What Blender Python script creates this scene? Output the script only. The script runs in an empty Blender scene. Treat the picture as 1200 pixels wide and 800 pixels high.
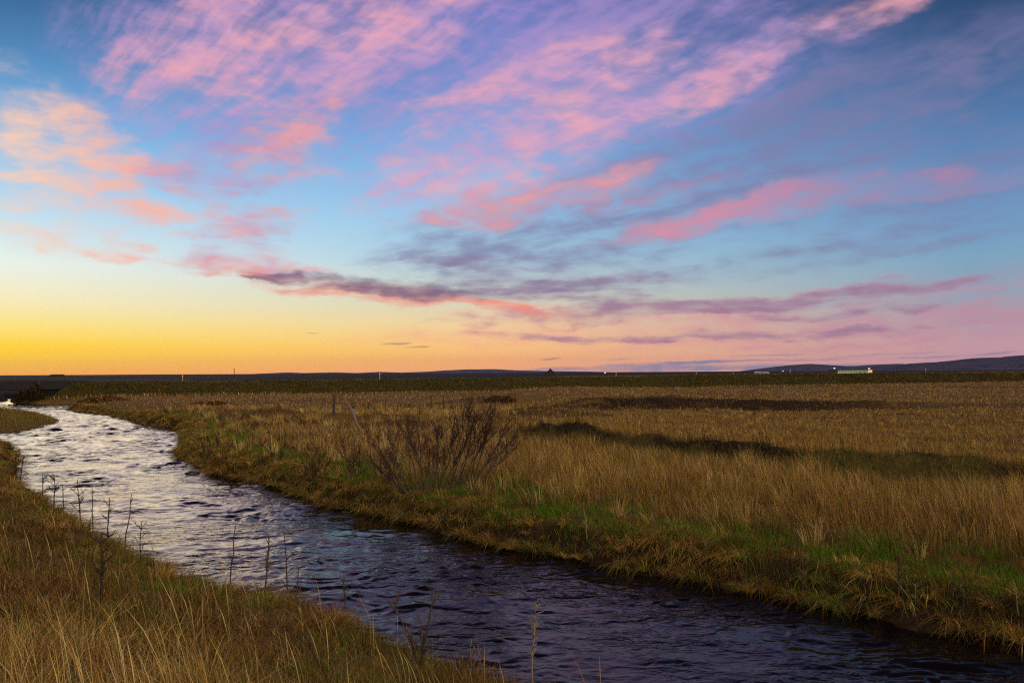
import bpy, bmesh, math, random
import numpy as np
from mathutils import Vector, Matrix, noise as mnoise
random.seed(7)
RNG = np.random.default_rng(11)
S = bpy.context.scene
COL = S.collection
R = math.radians

# ------------------------------------------------------------------ camera
F_PX = 933.3                       # 28 mm lens on 36 mm film, in units of a 1200 wide frame
CAM = Vector((0.0, 0.0, 3.5))
cam_d = bpy.data.cameras.new('camera')
cam_d.lens = 28.0
cam_d.sensor_width = 36.0
cam_d.clip_start = 0.05
cam_d.clip_end = 90000.0
cam = bpy.data.objects.new('camera', cam_d)
COL.objects.link(cam)
ROT = Matrix.Rotation(R(90 + 2.26), 3, 'X') @ Matrix.Rotation(R(-0.31), 3, 'Z')
cam.matrix_world = Matrix.Translation(CAM) @ ROT.to_4x4()
S.camera = cam


def ray(px, py):
    return (ROT @ Vector(((px - 600) / F_PX, (400 - py) / F_PX, -1.0))).normalized()


def at(px, py, z=0.0):
    """The point of the level plane at height z seen at a place of the photograph."""
    d = ray(px, py)
    t = (z - CAM.z) / d.z
    return CAM + d * t


def at_y(px, py, y):
    d = ray(px, py)
    return CAM + d * (y / d.y)


def az_el(px, py):
    d = ray(px, py)
    return math.atan2(d.x, d.y), math.asin(d.z)


# ------------------------------------------------------------------ colours
def lin(c):
    c = c / 255.0
    return c / 12.92 if c <= 0.04045 else ((c + 0.055) / 1.055) ** 2.4


def rgb(r, g, b):
    return (lin(r), lin(g), lin(b), 1.0)


# ------------------------------------------------------------------ node helper
class NT:
    def __init__(self, tree):
        self.t = tree
        tree.nodes.clear()

    def node(self, typ, **kw):
        n = self.t.nodes.new(typ)
        for k, v in kw.items():
            setattr(n, k, v)
        return n

    def put(self, sock, v):
        if v is None:
            return
        if isinstance(v, bpy.types.NodeSocket):
            self.t.links.new(v, sock)
        else:
            sock.default_value = v

    def m(self, op, a, b=None, c=None, clamp=False):
        n = self.node('ShaderNodeMath', operation=op, use_clamp=clamp)
        for i, v in enumerate((a, b, c)):
            self.put(n.inputs[i], v)
        return n.outputs[0]

    def v(self, op, a, b=None):
        n = self.node('ShaderNodeVectorMath', operation=op)
        self.put(n.inputs[0], a)
        if b is not None:
            if op == 'SCALE':
                self.put(n.inputs['Scale'], b)
            else:
                self.put(n.inputs[1], b)
        return n.outputs['Value' if op in ('DOT_PRODUCT', 'LENGTH') else 'Vector']

    def xyz(self, a):
        return self.node_in('ShaderNodeSeparateXYZ', a).outputs

    def node_in(self, typ, a):
        n = self.node(typ)
        self.put(n.inputs[0], a)
        return n

    def comb(self, x, y, z=0.0):
        n = self.node('ShaderNodeCombineXYZ')
        for i, v in enumerate((x, y, z)):
            self.put(n.inputs[i], v)
        return n.outputs[0]

    def noise(self, vec, scale, detail=4.0, rough=0.55, distort=0.0, out='Fac'):
        n = self.node('ShaderNodeTexNoise')
        self.put(n.inputs['Vector'], vec)
        n.inputs['Scale'].default_value = scale
        n.inputs['Detail'].default_value = detail
        n.inputs['Roughness'].default_value = rough
        n.inputs['Distortion'].default_value = distort
        return n.outputs[0] if out == 'Fac' else n.outputs['Color']

    def ramp(self, fac, stops, interp='LINEAR'):
        n = self.node('ShaderNodeValToRGB')
        cr = n.color_ramp
        cr.interpolation = interp
        while len(cr.elements) < len(stops):
            cr.elements.new(0.5)
        for e, (p, c) in zip(cr.elements, stops):
            e.position = p
            e.color = c
        self.put(n.inputs[0], fac)
        return n.outputs[0]

    def mix(self, fac, a, b, blend='MIX'):
        n = self.node('ShaderNodeMix', data_type='RGBA', blend_type=blend)
        self.put(n.inputs[0], fac)
        self.put(n.inputs[6], a)
        self.put(n.inputs[7], b)
        return n.outputs[2]

    def step(self, x, lo, hi, smooth=True):
        n = self.node('ShaderNodeMapRange', interpolation_type='SMOOTHSTEP' if smooth else 'LINEAR')
        self.put(n.inputs[0], x)
        n.inputs[1].default_value = lo
        n.inputs[2].default_value = hi
        return n.outputs[0]

    def mapping(self, vec, loc, rot, scale, typ='TEXTURE'):
        n = self.node('ShaderNodeMapping', vector_type=typ)
        self.put(n.inputs[0], vec)
        n.inputs[1].default_value = loc
        n.inputs[2].default_value = rot
        n.inputs[3].default_value = scale
        return n.outputs[0]


# ------------------------------------------------------------------ sky
SUN_AZ = R(-36.0)                  # where the sun has just gone down, left of the view
SUN_EL = R(1.5)
world = bpy.data.worlds.new('World')
S.world = world
world.use_nodes = True
w = NT(world.node_tree)
gen = w.node('ShaderNodeTexCoord').outputs['Generated']
dirv = w.v('NORMALIZE', gen)
sx, sy, sz = w.xyz(dirv)
AZ = w.m('ARCTAN2', sx, sy)
EL = w.m('ARCSINE', sz)
ELd = w.m('MULTIPLY', EL, 180 / math.pi)
cosd = w.v('DOT_PRODUCT', w.v('NORMALIZE', w.comb(sx, sy, 0.0)), (math.sin(SUN_AZ), math.cos(SUN_AZ), 0.0))
D = w.m('MULTIPLY', w.m('ARCCOSINE', cosd), 180 / math.pi)     # degrees away from the afterglow


def sky_ramp(stops, k=1.0):
    # the elevation is spread with a square root so that the low bands get room
    e = w.m('SQRT', w.m('DIVIDE', w.m('MAXIMUM', ELd, 0.0), 50.0), clamp=True)
    return w.ramp(e, [(math.sqrt(d * k / 50.0), rgb(*c)) for d, c in stops])


RAMP_L = sky_ramp([(0, (250, 160, 45)), (0.5, (254, 182, 22)), (1.1, (255, 197, 8)), (2.2, (255, 210, 34)), (3.6, (255, 227, 118)),
                   (5.5, (254, 241, 190)), (8.3, (238, 246, 236)), (11, (203, 232, 245)), (14, (168, 212, 242)),
                   (17, (138, 193, 234)), (20, (110, 166, 216)), (23, (84, 138, 188)), (26, (62, 112, 158)), (34, (52, 56, 78)), (50, (38, 36, 46))], 0.84)
RAMP_C = sky_ramp([(0, (240, 158, 108)), (1.0, (245, 172, 104)), (2.2, (248, 196, 124)), (3.6, (240, 212, 160)), (5.5, (212, 214, 194)),
                   (8.3, (172, 208, 226)), (11, (154, 200, 233)), (14, (136, 186, 231)), (17, (122, 168, 224)),
                   (20, (108, 148, 212)), (25, (94, 120, 192)), (34, (52, 56, 78)), (50, (38, 36, 46))])
RAMP_R = sky_ramp([(0, (196, 142, 152)), (1.0, (198, 146, 152)), (2.2, (190, 150, 156)), (3.6, (172, 154, 166)), (5.5, (150, 164, 182)),
                   (8.3, (126, 166, 194)), (11, (112, 158, 198)), (14, (99, 147, 193)), (17, (84, 130, 179)),
                   (20, (68, 110, 158)), (25, (48, 80, 122)), (34, (42, 50, 72)), (50, (34, 34, 44))], 0.86)
RAMP_B = sky_ramp([(0, (170, 140, 150)), (5, (240, 205, 176)), (15, (255, 230, 194)), (30, (250, 222, 190)), (50, (190, 176, 178))])
# the ramps are sampled at bearings that a clear dusk sky runs through evenly
base = w.mix(w.step(D, 3.0, 35.0, False), RAMP_L, RAMP_C)
base = w.mix(w.step(D, 35.0, 66.0, False), base, RAMP_R)
# thin evening air dims the lowest band of the true sky a little
base = w.v('SCALE', base, w.m('MULTIPLY_ADD', w.m('SUBTRACT', 1.0, w.step(ELd, 0.0, 5.0)), 0.20, 1.0))
base = w.mix(w.step(D, 80.0, 135.0), base, w.v('SCALE', RAMP_B, 2.1))  # unseen sky behind the viewer, brightened as fill light for the grass

# clouds: soft banks placed by bearing and height, torn up by noise that lies on a flat cloud deck
AE = w.comb(AZ, EL, 0.0)
warp = w.v('SUBTRACT', w.noise(w.mapping(AE, (0, 0, 0), (0, 0, R(-12)), (7, 13, 1), 'POINT'), 1.0, 5.0, 0.6, 0.0, 'Color'), (0.5, 0.5, 0.5))
AEW = w.v('ADD', AE, w.v('MULTIPLY', warp, (0.13, 0.06, 0.0)))
AEW = w.v('MULTIPLY', AEW, (1, 1, 0))
AEN = w.v('ADD', AE, w.v('MULTIPLY', warp, (0.035, 0.016, 0.0)))
puff = w.noise(w.mapping(AEN, (3, 1, 0), (0, 0, R(-18)), (9, 20, 1), 'POINT'), 1.0, 7.0, 0.62, 0.1)
fine = w.noise(w.mapping(AEN, (7, 3, 0), (0, 0, R(-24)), (24, 62, 1), 'POINT'), 1.0, 3.0, 0.5, 0.3)
# streaks fan out from where the cloud rows meet above the afterglow
fa, fe = az_el(-160, 400)
dxy = w.v('SUBTRACT', AEN, (fa, fe, 0))
dx_, dy_, _z = w.xyz(dxy)
phi = w.m('ARCTAN2', dy_, w.m('MAXIMUM', dx_, 0.02))
rho = w.m('LOGARITHM', w.m('ADD', w.v('LENGTH', dxy), 0.05), 2.718)
fan1 = w.noise(w.comb(w.m('MULTIPLY', phi, 18.0), w.m('MULTIPLY', rho, 3.4), 1.7), 1.0, 6.0, 0.6, 0.1)
fan2 = w.noise(w.comb(w.m('MULTIPLY', phi, 56.0), w.m('MULTIPLY', rho, 7.0), 4.7), 1.0, 4.0, 0.55, 0.1)
streak = w.m('ADD', w.m('MULTIPLY', fan1, 0.68), w.m('MULTIPLY', fan2, 0.32))
flat = w.noise(w.mapping(AEN, (1, 5, 0), (0, 0, R(-2)), (4.0, 46, 1), 'POINT'), 1.0, 5.0, 0.58, 0.3)


AEL = w.v('MULTIPLY', w.v('ADD', AE, w.v('MULTIPLY', warp, (0.06, 0.012, 0.0))), (1, 1, 0))


def bank(spots, near_horizon=False):
    tot = None
    for px, py, rx, ry, ang, st in spots:
        a, e = az_el(px, py)
        k = math.cos(a) / F_PX
        vec = w.mapping(AEL if near_horizon else AEW, (a, e, 0), (0, 0, R(ang)), (rx * k * 1.5, ry / F_PX * 1.5, 1))
        g = w.node('ShaderNodeTexGradient', gradient_type='SPHERICAL')
        w.put(g.inputs[0], vec)
        tot = w.m('MULTIPLY', g.outputs['Fac'], st) if tot is None else w.m('MULTIPLY_ADD', g.outputs['Fac'], st, tot)
    return tot


def cloud(below, spots, colour, nz, dens, soft, opacity):
    d = bank(spots, spots[0][1] > 400)
    ds = w.m('SUBTRACT', 1.0, w.m('POWER', 2.718, w.m('MULTIPLY', d, -dens)))      # cover, 0 to 1
    n = w.m('MULTIPLY_ADD', w.m('SUBTRACT', fine, 0.5), 0.40, nz)
    x = w.m('ADD', n, w.m('MULTIPLY_ADD', ds, 0.36, -0.63))
    f = w.m('MULTIPLY', w.step(x, -soft, soft * 1.6), w.m('MULTIPLY', ds, 2.2, clamp=True))
    tex = w.m('MULTIPLY_ADD', w.step(n, 0.36, 0.62), 0.5, 0.5)
    f = w.m('MULTIPLY', w.m('MULTIPLY', f, tex), opacity)
    return w.mix(f, below, colour)


both = w.m('ADD', w.m('MULTIPLY', puff, 0.36), w.m('MULTIPLY', streak, 0.64))
thin = streak
low = w.m('ADD', w.m('MULTIPLY', flat, 0.6), w.m('MULTIPLY', streak, 0.4))
c = base
# lilac veil high up
c = cloud(c, [(560, 60, 280, 90, 14, .7), (430, 20, 250, 60, 10, .8), (700, 95, 220, 60, 20, .7), (820, 110, 200, 44, 20, .6),
              (330, 90, 170, 70, 14, .5), (190, 40, 90, 60, 10, .35)],
          rgb(172, 146, 204), streak, 1.6, 0.20, 0.72)
# grey mauve veil streaming to the right
c = cloud(c, [(760, 215, 260, 46, 12, 1.0), (930, 185, 260, 66, 13, 1.0), (1070, 235, 160, 40, 9, .9), (620, 262, 130, 26, 8, .6),
              (650, 296, 190, 20, 5, .7), (560, 290, 90, 14, 6, .6), (850, 316, 220, 14, 5, .7), (1020, 303, 160, 10, 5, .5),
              (1100, 212, 140, 34, 8, .7), (740, 275, 180, 24, 7, .7), (980, 130, 200, 30, 16, .3)],
          rgb(128, 124, 166), streak, 1.35, 0.22, 0.76)
# pink clumps in the middle and upper left
c = cloud(c, [(330, 40, 170, 55, 22, .95), (230, 70, 90, 45, 30, .7), (420, 60, 120, 45, 18, .7), (480, 15, 130, 35, 14, .5),
              (600, 145, 150, 56, 22, .95), (670, 105, 130, 42, 20, .8), (560, 190, 100, 36, 18, .8), (705, 135, 60, 40, 24, .8),
              (492, 212, 70, 20, 18, .8), (950, 40, 160, 13, 21, .9), (1055, 3, 70, 12, 20, .8), (840, 85, 110, 13, 21, .55),
              (550, 100, 80, 10, 20, .55), (760, 110, 100, 30, 20, .5)],
          w.mix(w.step(puff, 0.36, 0.64), rgb(210, 164, 200), rgb(244, 172, 182)), both, 1.45, 0.22, 0.82)
# peach clouds on the left
c = cloud(c, [(70, 150, 85, 32, -24, .9), (115, 172, 50, 22, -30, .9), (20, 155, 60, 22, -6, .8), (100, 248, 90, 28, 0, .85),
              (172, 241, 42, 10, 0, .9), (50, 215, 50, 14, 0, .7), (70, 282, 100, 11, -3, .6), (135, 296, 28, 4, -3, 1.0),
              (90, 205, 60, 26, -20, .5), (10, 212, 20, 6, 0, .8), (180, 285, 20, 4, 0, .8), (215, 303, 30, 4, -4, .8)],
          w.mix(w.step(AZ, R(-33), R(-25)), rgb(255, 208, 178), rgb(250, 184, 166)), w.m('ADD', w.m('MULTIPLY', puff, .7), w.m('MULTIPLY', flat, .3)), 1.2, 0.17, 0.9)
# reddish pink, left of the middle
c = cloud(c, [(300, 170, 100, 30, 22, .85), (285, 203, 85, 14, 6, 1.2), (300, 243, 55, 22, 0, 1.0), (292, 268, 60, 13, 2, 1.3),
              (275, 297, 60, 12, 0, 1.1), (300, 312, 80, 9, 0, 1.1), (345, 148, 50, 26, 24, .6), (215, 200, 60, 16, 0, .55)],
          w.mix(w.step(puff, 0.38, 0.62), rgb(196, 146, 184), rgb(240, 162, 160)), w.m('ADD', w.m('MULTIPLY', puff, .6), w.m('MULTIPLY', flat, .4)), 1.2, 0.17, 0.86)
# coral and rose streaks
c = cloud(c, [(585, 238, 110, 20, 9, 1.0), (537, 257, 45, 13, -4, 1.0), (665, 224, 100, 13, 9, .8), (720, 205, 60, 11, 11, .5)],
          w.mix(w.step(streak, 0.40, 0.60), rgb(200, 148, 176), rgb(244, 162, 160)), both, 1.5, 0.22, 0.86)
c = cloud(c, [(890, 243, 170, 14, 8, .9), (1010, 228, 170, 13, 5, 1.2), (930, 238, 90, 12, 6, 1.0), (835, 256, 90, 11, 9, .7), (1110, 220, 70, 9, 5, .8), (740, 232, 110, 9, 9, .4)],
          w.mix(w.step(AZ, R(10), R(28)), rgb(224, 148, 168), rgb(182, 136, 170)), streak, 1.5, 0.23, 0.82)
# low pink banks above the horizon
c = cloud(c, [(820, 380, 300, 15, 2, 1.0), (700, 382, 150, 11, -3, 1.0), (650, 368, 110, 8, -7, .9), (1000, 388, 220, 11, 2, .7),
              (570, 358, 80, 5, -8, .8), (1160, 386, 90, 10, 2, .5), (900, 408, 240, 7, 1, .45), (760, 403, 90, 8, 0, .5),
              (900, 350, 240, 9, 4, .7), (1080, 345, 120, 6, 3, .8)],
          w.mix(w.step(AZ, R(-2), R(26)), rgb(250, 162, 150), rgb(200, 138, 158)), low, 1.9, 0.18, 0.74)
c = cloud(c, [(740, 366, 170, 9, 3, 1.0), (900, 352, 200, 8, 4, .9), (640, 345, 120, 10, -3, .8), (680, 393, 120, 5, -2, .7),
              (820, 396, 160, 5, 0, .7), (1010, 360, 120, 5, 3, .7), (1010, 383, 100, 4, 2, .6), (700, 330, 100, 8, 2, .8)],
          rgb(152, 118, 150), low, 1.9, 0.15, 0.85)
# the dark bank with a lit underside
c = cloud(c, [(425, 343, 105, 13, -5, 1.2), (520, 352, 70, 8, -4, 1.0), (600, 364, 80, 6, -10, .9), (300, 322, 60, 4, -5, .7)],
          rgb(240, 148, 130), low, 1.5, 0.14, 0.88)
c = cloud(c, [(590, 325, 80, 11, 0, .9), (655, 334, 130, 11, -3, .9), (530, 306, 80, 8, 3, .7), (620, 316, 80, 7, 3, .6), (720, 342, 70, 6, -3, .6)],
          rgb(138, 124, 158), low, 1.3, 0.20, 0.84)
c = cloud(c, [(425, 335, 105, 11, -5, 1.3), (500, 343, 65, 7, -4, 1.0), (322, 327, 28, 2.0, -3, 1.2), (380, 328, 50, 6, -3, .7)],
          rgb(114, 100, 132), low, 1.7, 0.17, 0.90)
# low blue bank on the horizon and a few small dark wisps
c = cloud(c, [(745, 428, 50, 3, 2, 1.1), (825, 425, 45, 1.8, 2, 1.0), (690, 433, 90, 2.4, 0, 1.2), (950, 421, 60, 1.6, 1, .9), (965, 428, 110, 2.4, 0, 1.0),
              (728, 421, 22, 1.6, 5, .9), (860, 432, 120, 2.4, 0, 1.1), (1040, 415, 50, 1.4, 2, .8), (1085, 418.5, 50, 1.3, 1, .8), (1170, 414, 25, 1.4, 4, .9),
              (790, 430, 40, 2.0, 0, .9), (905, 416, 40, 1.0, 2, .7)],
          rgb(112, 130, 170), low, 1.5, 0.14, 0.80)
c = cloud(c, [(468, 403, 16, 1.2, 2, 1.3), (494, 407, 11, 1.0, 0, 1.2), (366, 390, 8, .9, 0, .8), (641, 421, 9, 1.2, 8, 1.1)],
          rgb(158, 128, 118), low, 1.3, 0.15, 0.75)
# below the horizon the sky only shows past the edge of the ground sheet
c = w.mix(w.step(ELd, -6.0, 0.0), rgb(40, 34, 34), c)

nish = w.node('ShaderNodeTexSky', sky_type='NISHITA')
nish.sun_disc = False
nish.sun_elevation = SUN_EL
nish.sun_rotation = SUN_AZ
bg1 = w.node('ShaderNodeBackground')
w.put(bg1.inputs[0], c)
bg1.inputs[1].default_value = 1.0
bg2 = w.node('ShaderNodeBackground')
w.put(bg2.inputs[0], nish.outputs[0])
bg2.inputs[1].default_value = 0.05
# a little Nishita sky in the added fill behind the viewer, drawn cloudscape ahead
mixs = w.node('ShaderNodeMixShader')
w.put(mixs.inputs[0], w.m('MULTIPLY', w.step(D, 80.0, 140.0), 0.15))
w.t.links.new(bg1.outputs[0], mixs.inputs[1])
w.t.links.new(bg2.outputs[0], mixs.inputs[2])
out = w.node('ShaderNodeOutputWorld')
w.t.links.new(mixs.outputs[0], out.inputs[0])
world.cycles.sampling_method = 'MANUAL'
world.cycles.sample_map_resolution = 512

S.view_settings.view_transform = 'Standard'
S.view_settings.look = 'None'
S.view_settings.exposure = 0.0
S.view_settings.gamma = 1.0
S.view_settings.use_curve_mapping = False
S.render.engine = 'CYCLES'
S.cycles.max_bounces = 4
S.cycles.diffuse_bounces = 2
S.cycles.glossy_bounces = 2
S.cycles.transmission_bounces = 2
S.cycles.transparent_max_bounces = 4
S.cycles.volume_bounces = 0
S.cycles.caustics_reflective = False
S.cycles.caustics_refractive = False
S.cycles.use_denoising = False
S.cycles.use_adaptive_sampling = True
S.cycles.adaptive_threshold = 0.010
S.cycles.filter_width = 1.2

# ------------------------------------------------------------------ number noise
def _hash(ix, iy, seed):
    h = (ix.astype(np.int64) * 374761393 + iy.astype(np.int64) * 668265263 + seed * 974634777) & 0xFFFFFFFF
    h = ((h ^ (h >> 13)) * 1274126177) & 0xFFFFFFFF
    h = h ^ (h >> 16)
    return (h & 0xFFFF) / 65535.0


def vnoise(x, y, seed=0):
    ix, iy = np.floor(x), np.floor(y)
    fx, fy = x - ix, y - iy
    u = fx * fx * fx * (fx * (fx * 6 - 15) + 10)
    v = fy * fy * fy * (fy * (fy * 6 - 15) + 10)

    def g(dx, dy):
        a = _hash(ix + dx, iy + dy, seed) * 2 * np.pi
        return np.cos(a) * (fx - dx) + np.sin(a) * (fy - dy)
    n0 = g(0, 0) * (1 - u) + g(1, 0) * u
    n1 = g(0, 1) * (1 - u) + g(1, 1) * u
    return (n0 * (1 - v) + n1 * v) * 1.5


def fbm(x, y, scale, octv=4, seed=0, gain=0.5):
    """Noise of about -1 to 1; scale is the size in metres of its largest lumps."""
    x = np.asarray(x, float) / scale
    y = np.asarray(y, float) / scale
    t, a, s = 0.0, 1.0, 0.0
    for k in range(octv):
        t = t + a * vnoise(x + 17.3 * k, y - 9.1 * k, seed + k)
        s += a
        a *= gain
        x, y = x * 2.03, y * 2.03
    return t / s * 1.5


def sstep(lo, hi, x):
    t = np.clip((x - lo) / (hi - lo), 0, 1)
    return t * t * (3 - 2 * t)


# ------------------------------------------------------------------ the lie of the land
def P(px, py, z=0.0):
    v = at(px, py, z)
    return (v.x, v.y)


RB = [(-57, 140), (-58.5, 112), P(7, 467), P(14, 472.5), P(45, 473.5), P(88, 473.5), P(97, 476), P(82, 481), P(100, 484), P(120, 486.3), P(155, 494),
      P(172, 500.5), P(190, 502.5), P(208, 502.5), P(217, 510), P(214, 521), P(209, 530), P(212, 537), P(245, 552), P(270, 561), P(297, 565), P(330, 574),
      P(360, 585), P(385, 596), P(417, 600), P(470, 610), P(507, 620), P(537, 632), P(595, 645), P(660, 656), P(725, 667), P(805, 680),
      P(850, 692), P(900, 703), P(950, 711), P(1007, 723), P(1087, 738), P(1200, 757), (9.5, 7.9), (15, 4.0), (26, -2), (60, -12)]
LB = [(50, -25), (14, -4), (7.5, 1.8), (4.4, 4.5), (2.4, 6.15), (0.65, 7.6), (-.75, 8.95), (-2.4, 10.75), (-4.0, 11.85), (-5.4, 13.0), (-7.2, 14.9), (-9.3, 17.4),
      (-12, 20.7), (-14.9, 24.3), (-18, 28.6), (-20.6, 33.2), (-22.5, 36.2), (-27, 38.6), (-40, 42), (-92, 46), (-98, 66), (-90, 90), (-71, 97), (-69.5, 112), (-69, 140)]
ISLE = [P(0, 509), P(15, 509), P(30, 507.5), P(48, 504), P(62, 500), P(71, 496.5), P(73, 494), P(68, 490.5), P(55, 487.5), P(40, 484.5), P(0, 480.5), (-66, 77),
        (-80, 66), (-78, 54), (-60, 48.5), (-40, 46.5)]
RB, LB, ISLE = (np.array(q, float) for q in (RB, LB, ISLE))


def dist_line(x, y, pts):
    best = np.full(x.shape, 1e18)
    for (ax, ay), (bx, by) in zip(pts[:-1], pts[1:]):
        dx, dy = bx - ax, by - ay
        L = dx * dx + dy * dy
        t = np.clip(((x - ax) * dx + (y - ay) * dy) / L, 0, 1)
        d = (x - ax - t * dx) ** 2 + (y - ay - t * dy) ** 2
        np.minimum(best, d, out=best)
    return np.sqrt(best)


def inside(x, y, pts):
    c = np.zeros(x.shape, bool)
    n = len(pts)
    for i in range(n):
        ax, ay = pts[i]
        bx, by = pts[(i + 1) % n]
        if ay == by:
            continue
        hit = ((ay > y) != (by > y)) & (x < (bx - ax) * (y - ay) / (by - ay) + ax)
        c ^= hit
    return c


RIVER = np.concatenate([RB, LB])


def shore(x, y):
    """Distances to the right bank, the left bank and the island, and the signed distance to water (land is positive)."""
    dr, dl = dist_line(x, y, RB), dist_line(x, y, LB)
    di = dist_line(x, y, np.concatenate([ISLE, ISLE[:1]]))
    land = ~inside(x, y, RIVER)
    isl = inside(x, y, ISLE)
    sd = np.where(land, np.minimum(dr, dl), -np.minimum(np.minimum(dr, dl), di))
    sd = np.where(isl, di, sd)
    return dr, dl, di, isl, sd


R2X = [-3, 0, 1.7, 3.5, 5.5, 8, 11, 16, 40]
R2Y = [35, 32.8, 31, 28.5, 24.5, 20.9, 19.0, 17.8, 15]
R1X = [0, 2, 12, 22, 35, 60, 120]
R1Y = [53.5, 54, 55.5, 55, 57, 66, 80]


def ridge2(x, y):
    t = y - np.interp(x, R2X, R2Y) + 0.5 * fbm(x, y, 2.5, 3, 40)
    fade = sstep(-1.5, 1.5, x) * (1 - sstep(10.0, 17.0, x + 1.2 * fbm(x, y, 3, 2, 46)))
    return t, fade


def ridge1(x, y):
    t = y - np.interp(x, R1X, R1Y) + 1.6 * fbm(x, y, 9, 4, 41)
    fade = sstep(0, 7, x) * (1 - .75 * sstep(18, 34, x))
    return t, fade


def dike(x, y):
    t = (y - 124 - 0.42 * x) / 1.085 + 0.35 * fbm(x, y, 5, 3, 43)
    return t


def dike_top(x):
    return np.interp(x, [-70, -45, 0, 40, 100, 160], [2.45, 2.5, 2.72, 2.85, 2.9, 2.95])


def height(x, y, full=False):
    r = np.hypot(x, y)
    dr, dl, di, sd0 = (np.full(x.shape, 90.0) for _ in range(4))
    isl = np.zeros(x.shape, bool)
    dl[:] = 99.0
    k = (r < 165) & (y > -14)
    dl[(y <= -14)] = 5.0
    dr[k], dl[k], di[k], isl[k], sd0[k] = shore(x[k], y[k])
    near = 1 - sstep(60, 140, r)
    sd = sd0 + near * (0.22 * fbm(x, y, 1.1, 3, 5) * sstep(-1, .2, sd0) + 0.12 * fbm(x, y, 3, 2, 6))
    left = (dl < dr) & ~isl
    zr = 0.52 * sstep(-0.02, 0.55, sd) + 0.28 * sstep(0.5, 5, sd)
    zl = 0.55 * sstep(-0.02, 0.6, sd) + 1.25 * sstep(0.4, 5.2, sd) * (1 - 0.55 * sstep(12, 30, r))
    zi = 0.30 * sstep(0, 1.2, sd) + 0.25 * sstep(1.0, 4.0, sd)
    z = np.where(isl, zi, np.where(left, zl, zr))
    bed = -0.75 * sstep(0, 1.4, -sd)
    z = np.where(sd < 0, bed, z)
    land = sstep(0.1, 1.2, sd)
    # tussocks and swells
    z = z + land * near * (0.10 * np.maximum(fbm(x, y, 0.75, 3, 9), -.2) + 0.07 * fbm(x, y, 4, 3, 10))
    z = z + land * 0.14 * fbm(x, y, 22, 3, 12) * sstep(15, 45, r) * near
    t2, f2 = ridge2(x, y)
    lump = np.maximum(fbm(x, y, 1.6, 3, 44), -.3)
    z = z + np.where(left | isl, 0, f2 * (0.58 * (sstep(-1.9, -0.1, t2) - 0.6 * sstep(0.2, 6, t2)) + .22 * lump * sstep(-3.5, -2, t2) * (1 - sstep(0, 2, t2))))
    t1, f1 = ridge1(x, y)
    z = z + np.where(left | isl, 0, f1 * 0.68 * (1 + .5 * fbm(x, y, 6, 3, 45)) * (sstep(-1.8, 0.6, t1) - 0.7 * sstep(1.5, 12, t1)))
    # mounds on the left of the meadow
    for (mx, my, mr, mh) in MOUNDS:
        z = z + mh * np.exp(-(((x - mx) / (mr * 1.9)) ** 2 + ((y - my) / mr) ** 2)) * (1 + .4 * fbm(x, y, 1.5, 2, 31))
    t = dike(x, y)
    gap = sstep(-58.6, -57.6, x - .0) + (1 - sstep(-71, -70, x))
    bank = np.clip(np.minimum(t / 3.9, (16 - t) / 3.9), 0, 1) * np.clip(gap, 0, 1)
    top = dike_top(x)
    z = np.where(bank > 0, np.maximum(z, z + (top - z) * bank), z)
    road = (t > 3.9) & (t < 12.1) & (gap > .5)
    z = np.where(road, top, z)
    # the plain beyond lifts a little towards the skyline
    z = z + sstep(200, 2600, r) * (3.0 + 1.0 * fbm(x, y, 700, 3, 50)) * (y > 0) + sstep(30, 250, r) * .3 * (r > 140)
    z = z - sstep(5000, 14000, r) * 8
    if full:
        return z, sd, left, isl, dr, dl, t2, f2, t1, f1, t
    return z


def mound(px, py, rad, h, z=0.75):
    a = P(px, py, z)
    return (a[0], a[1], rad, h)


MOUNDS = [mound(283, 490, 1.6, .35), mound(318, 492, 1.7, .38), mound(372, 500, 1.6, .4), mound(330, 505, 1.3, .25), mound(465, 508, 1.6, .45),
          mound(440, 498, 1.5, .4), mound(587, 474, 2.3, .75), mound(252, 487, 1.8, .25), mound(60 + 140, 484, 2.5, .3), mound(620, 492, 1.7, .45), mound(565, 500, 1.5, .35)]


# ------------------------------------------------------------------ object helpers
def tag(o, label=None, cat=None, group=None, kind=None):
    for k, v in (('label', label), ('category', cat), ('group', group), ('kind', kind)):
        if v:
            o[k] = v
    return o


def empty(name, loc, rz=0.0):
    o = bpy.data.objects.new(name, None)
    o.location = loc
    o.rotation_euler = (0, 0, rz)
    o.empty_display_size = 0.2
    COL.objects.link(o)
    return o


def link(name, me, mat=None, parent=None, loc=None):
    o = bpy.data.objects.new(name, me)
    if mat is not None and not me.materials:
        me.materials.append(mat)
    COL.objects.link(o)
    if parent is not None:
        o.parent = parent
    if loc is not None:
        o.location = loc
    return o


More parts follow.
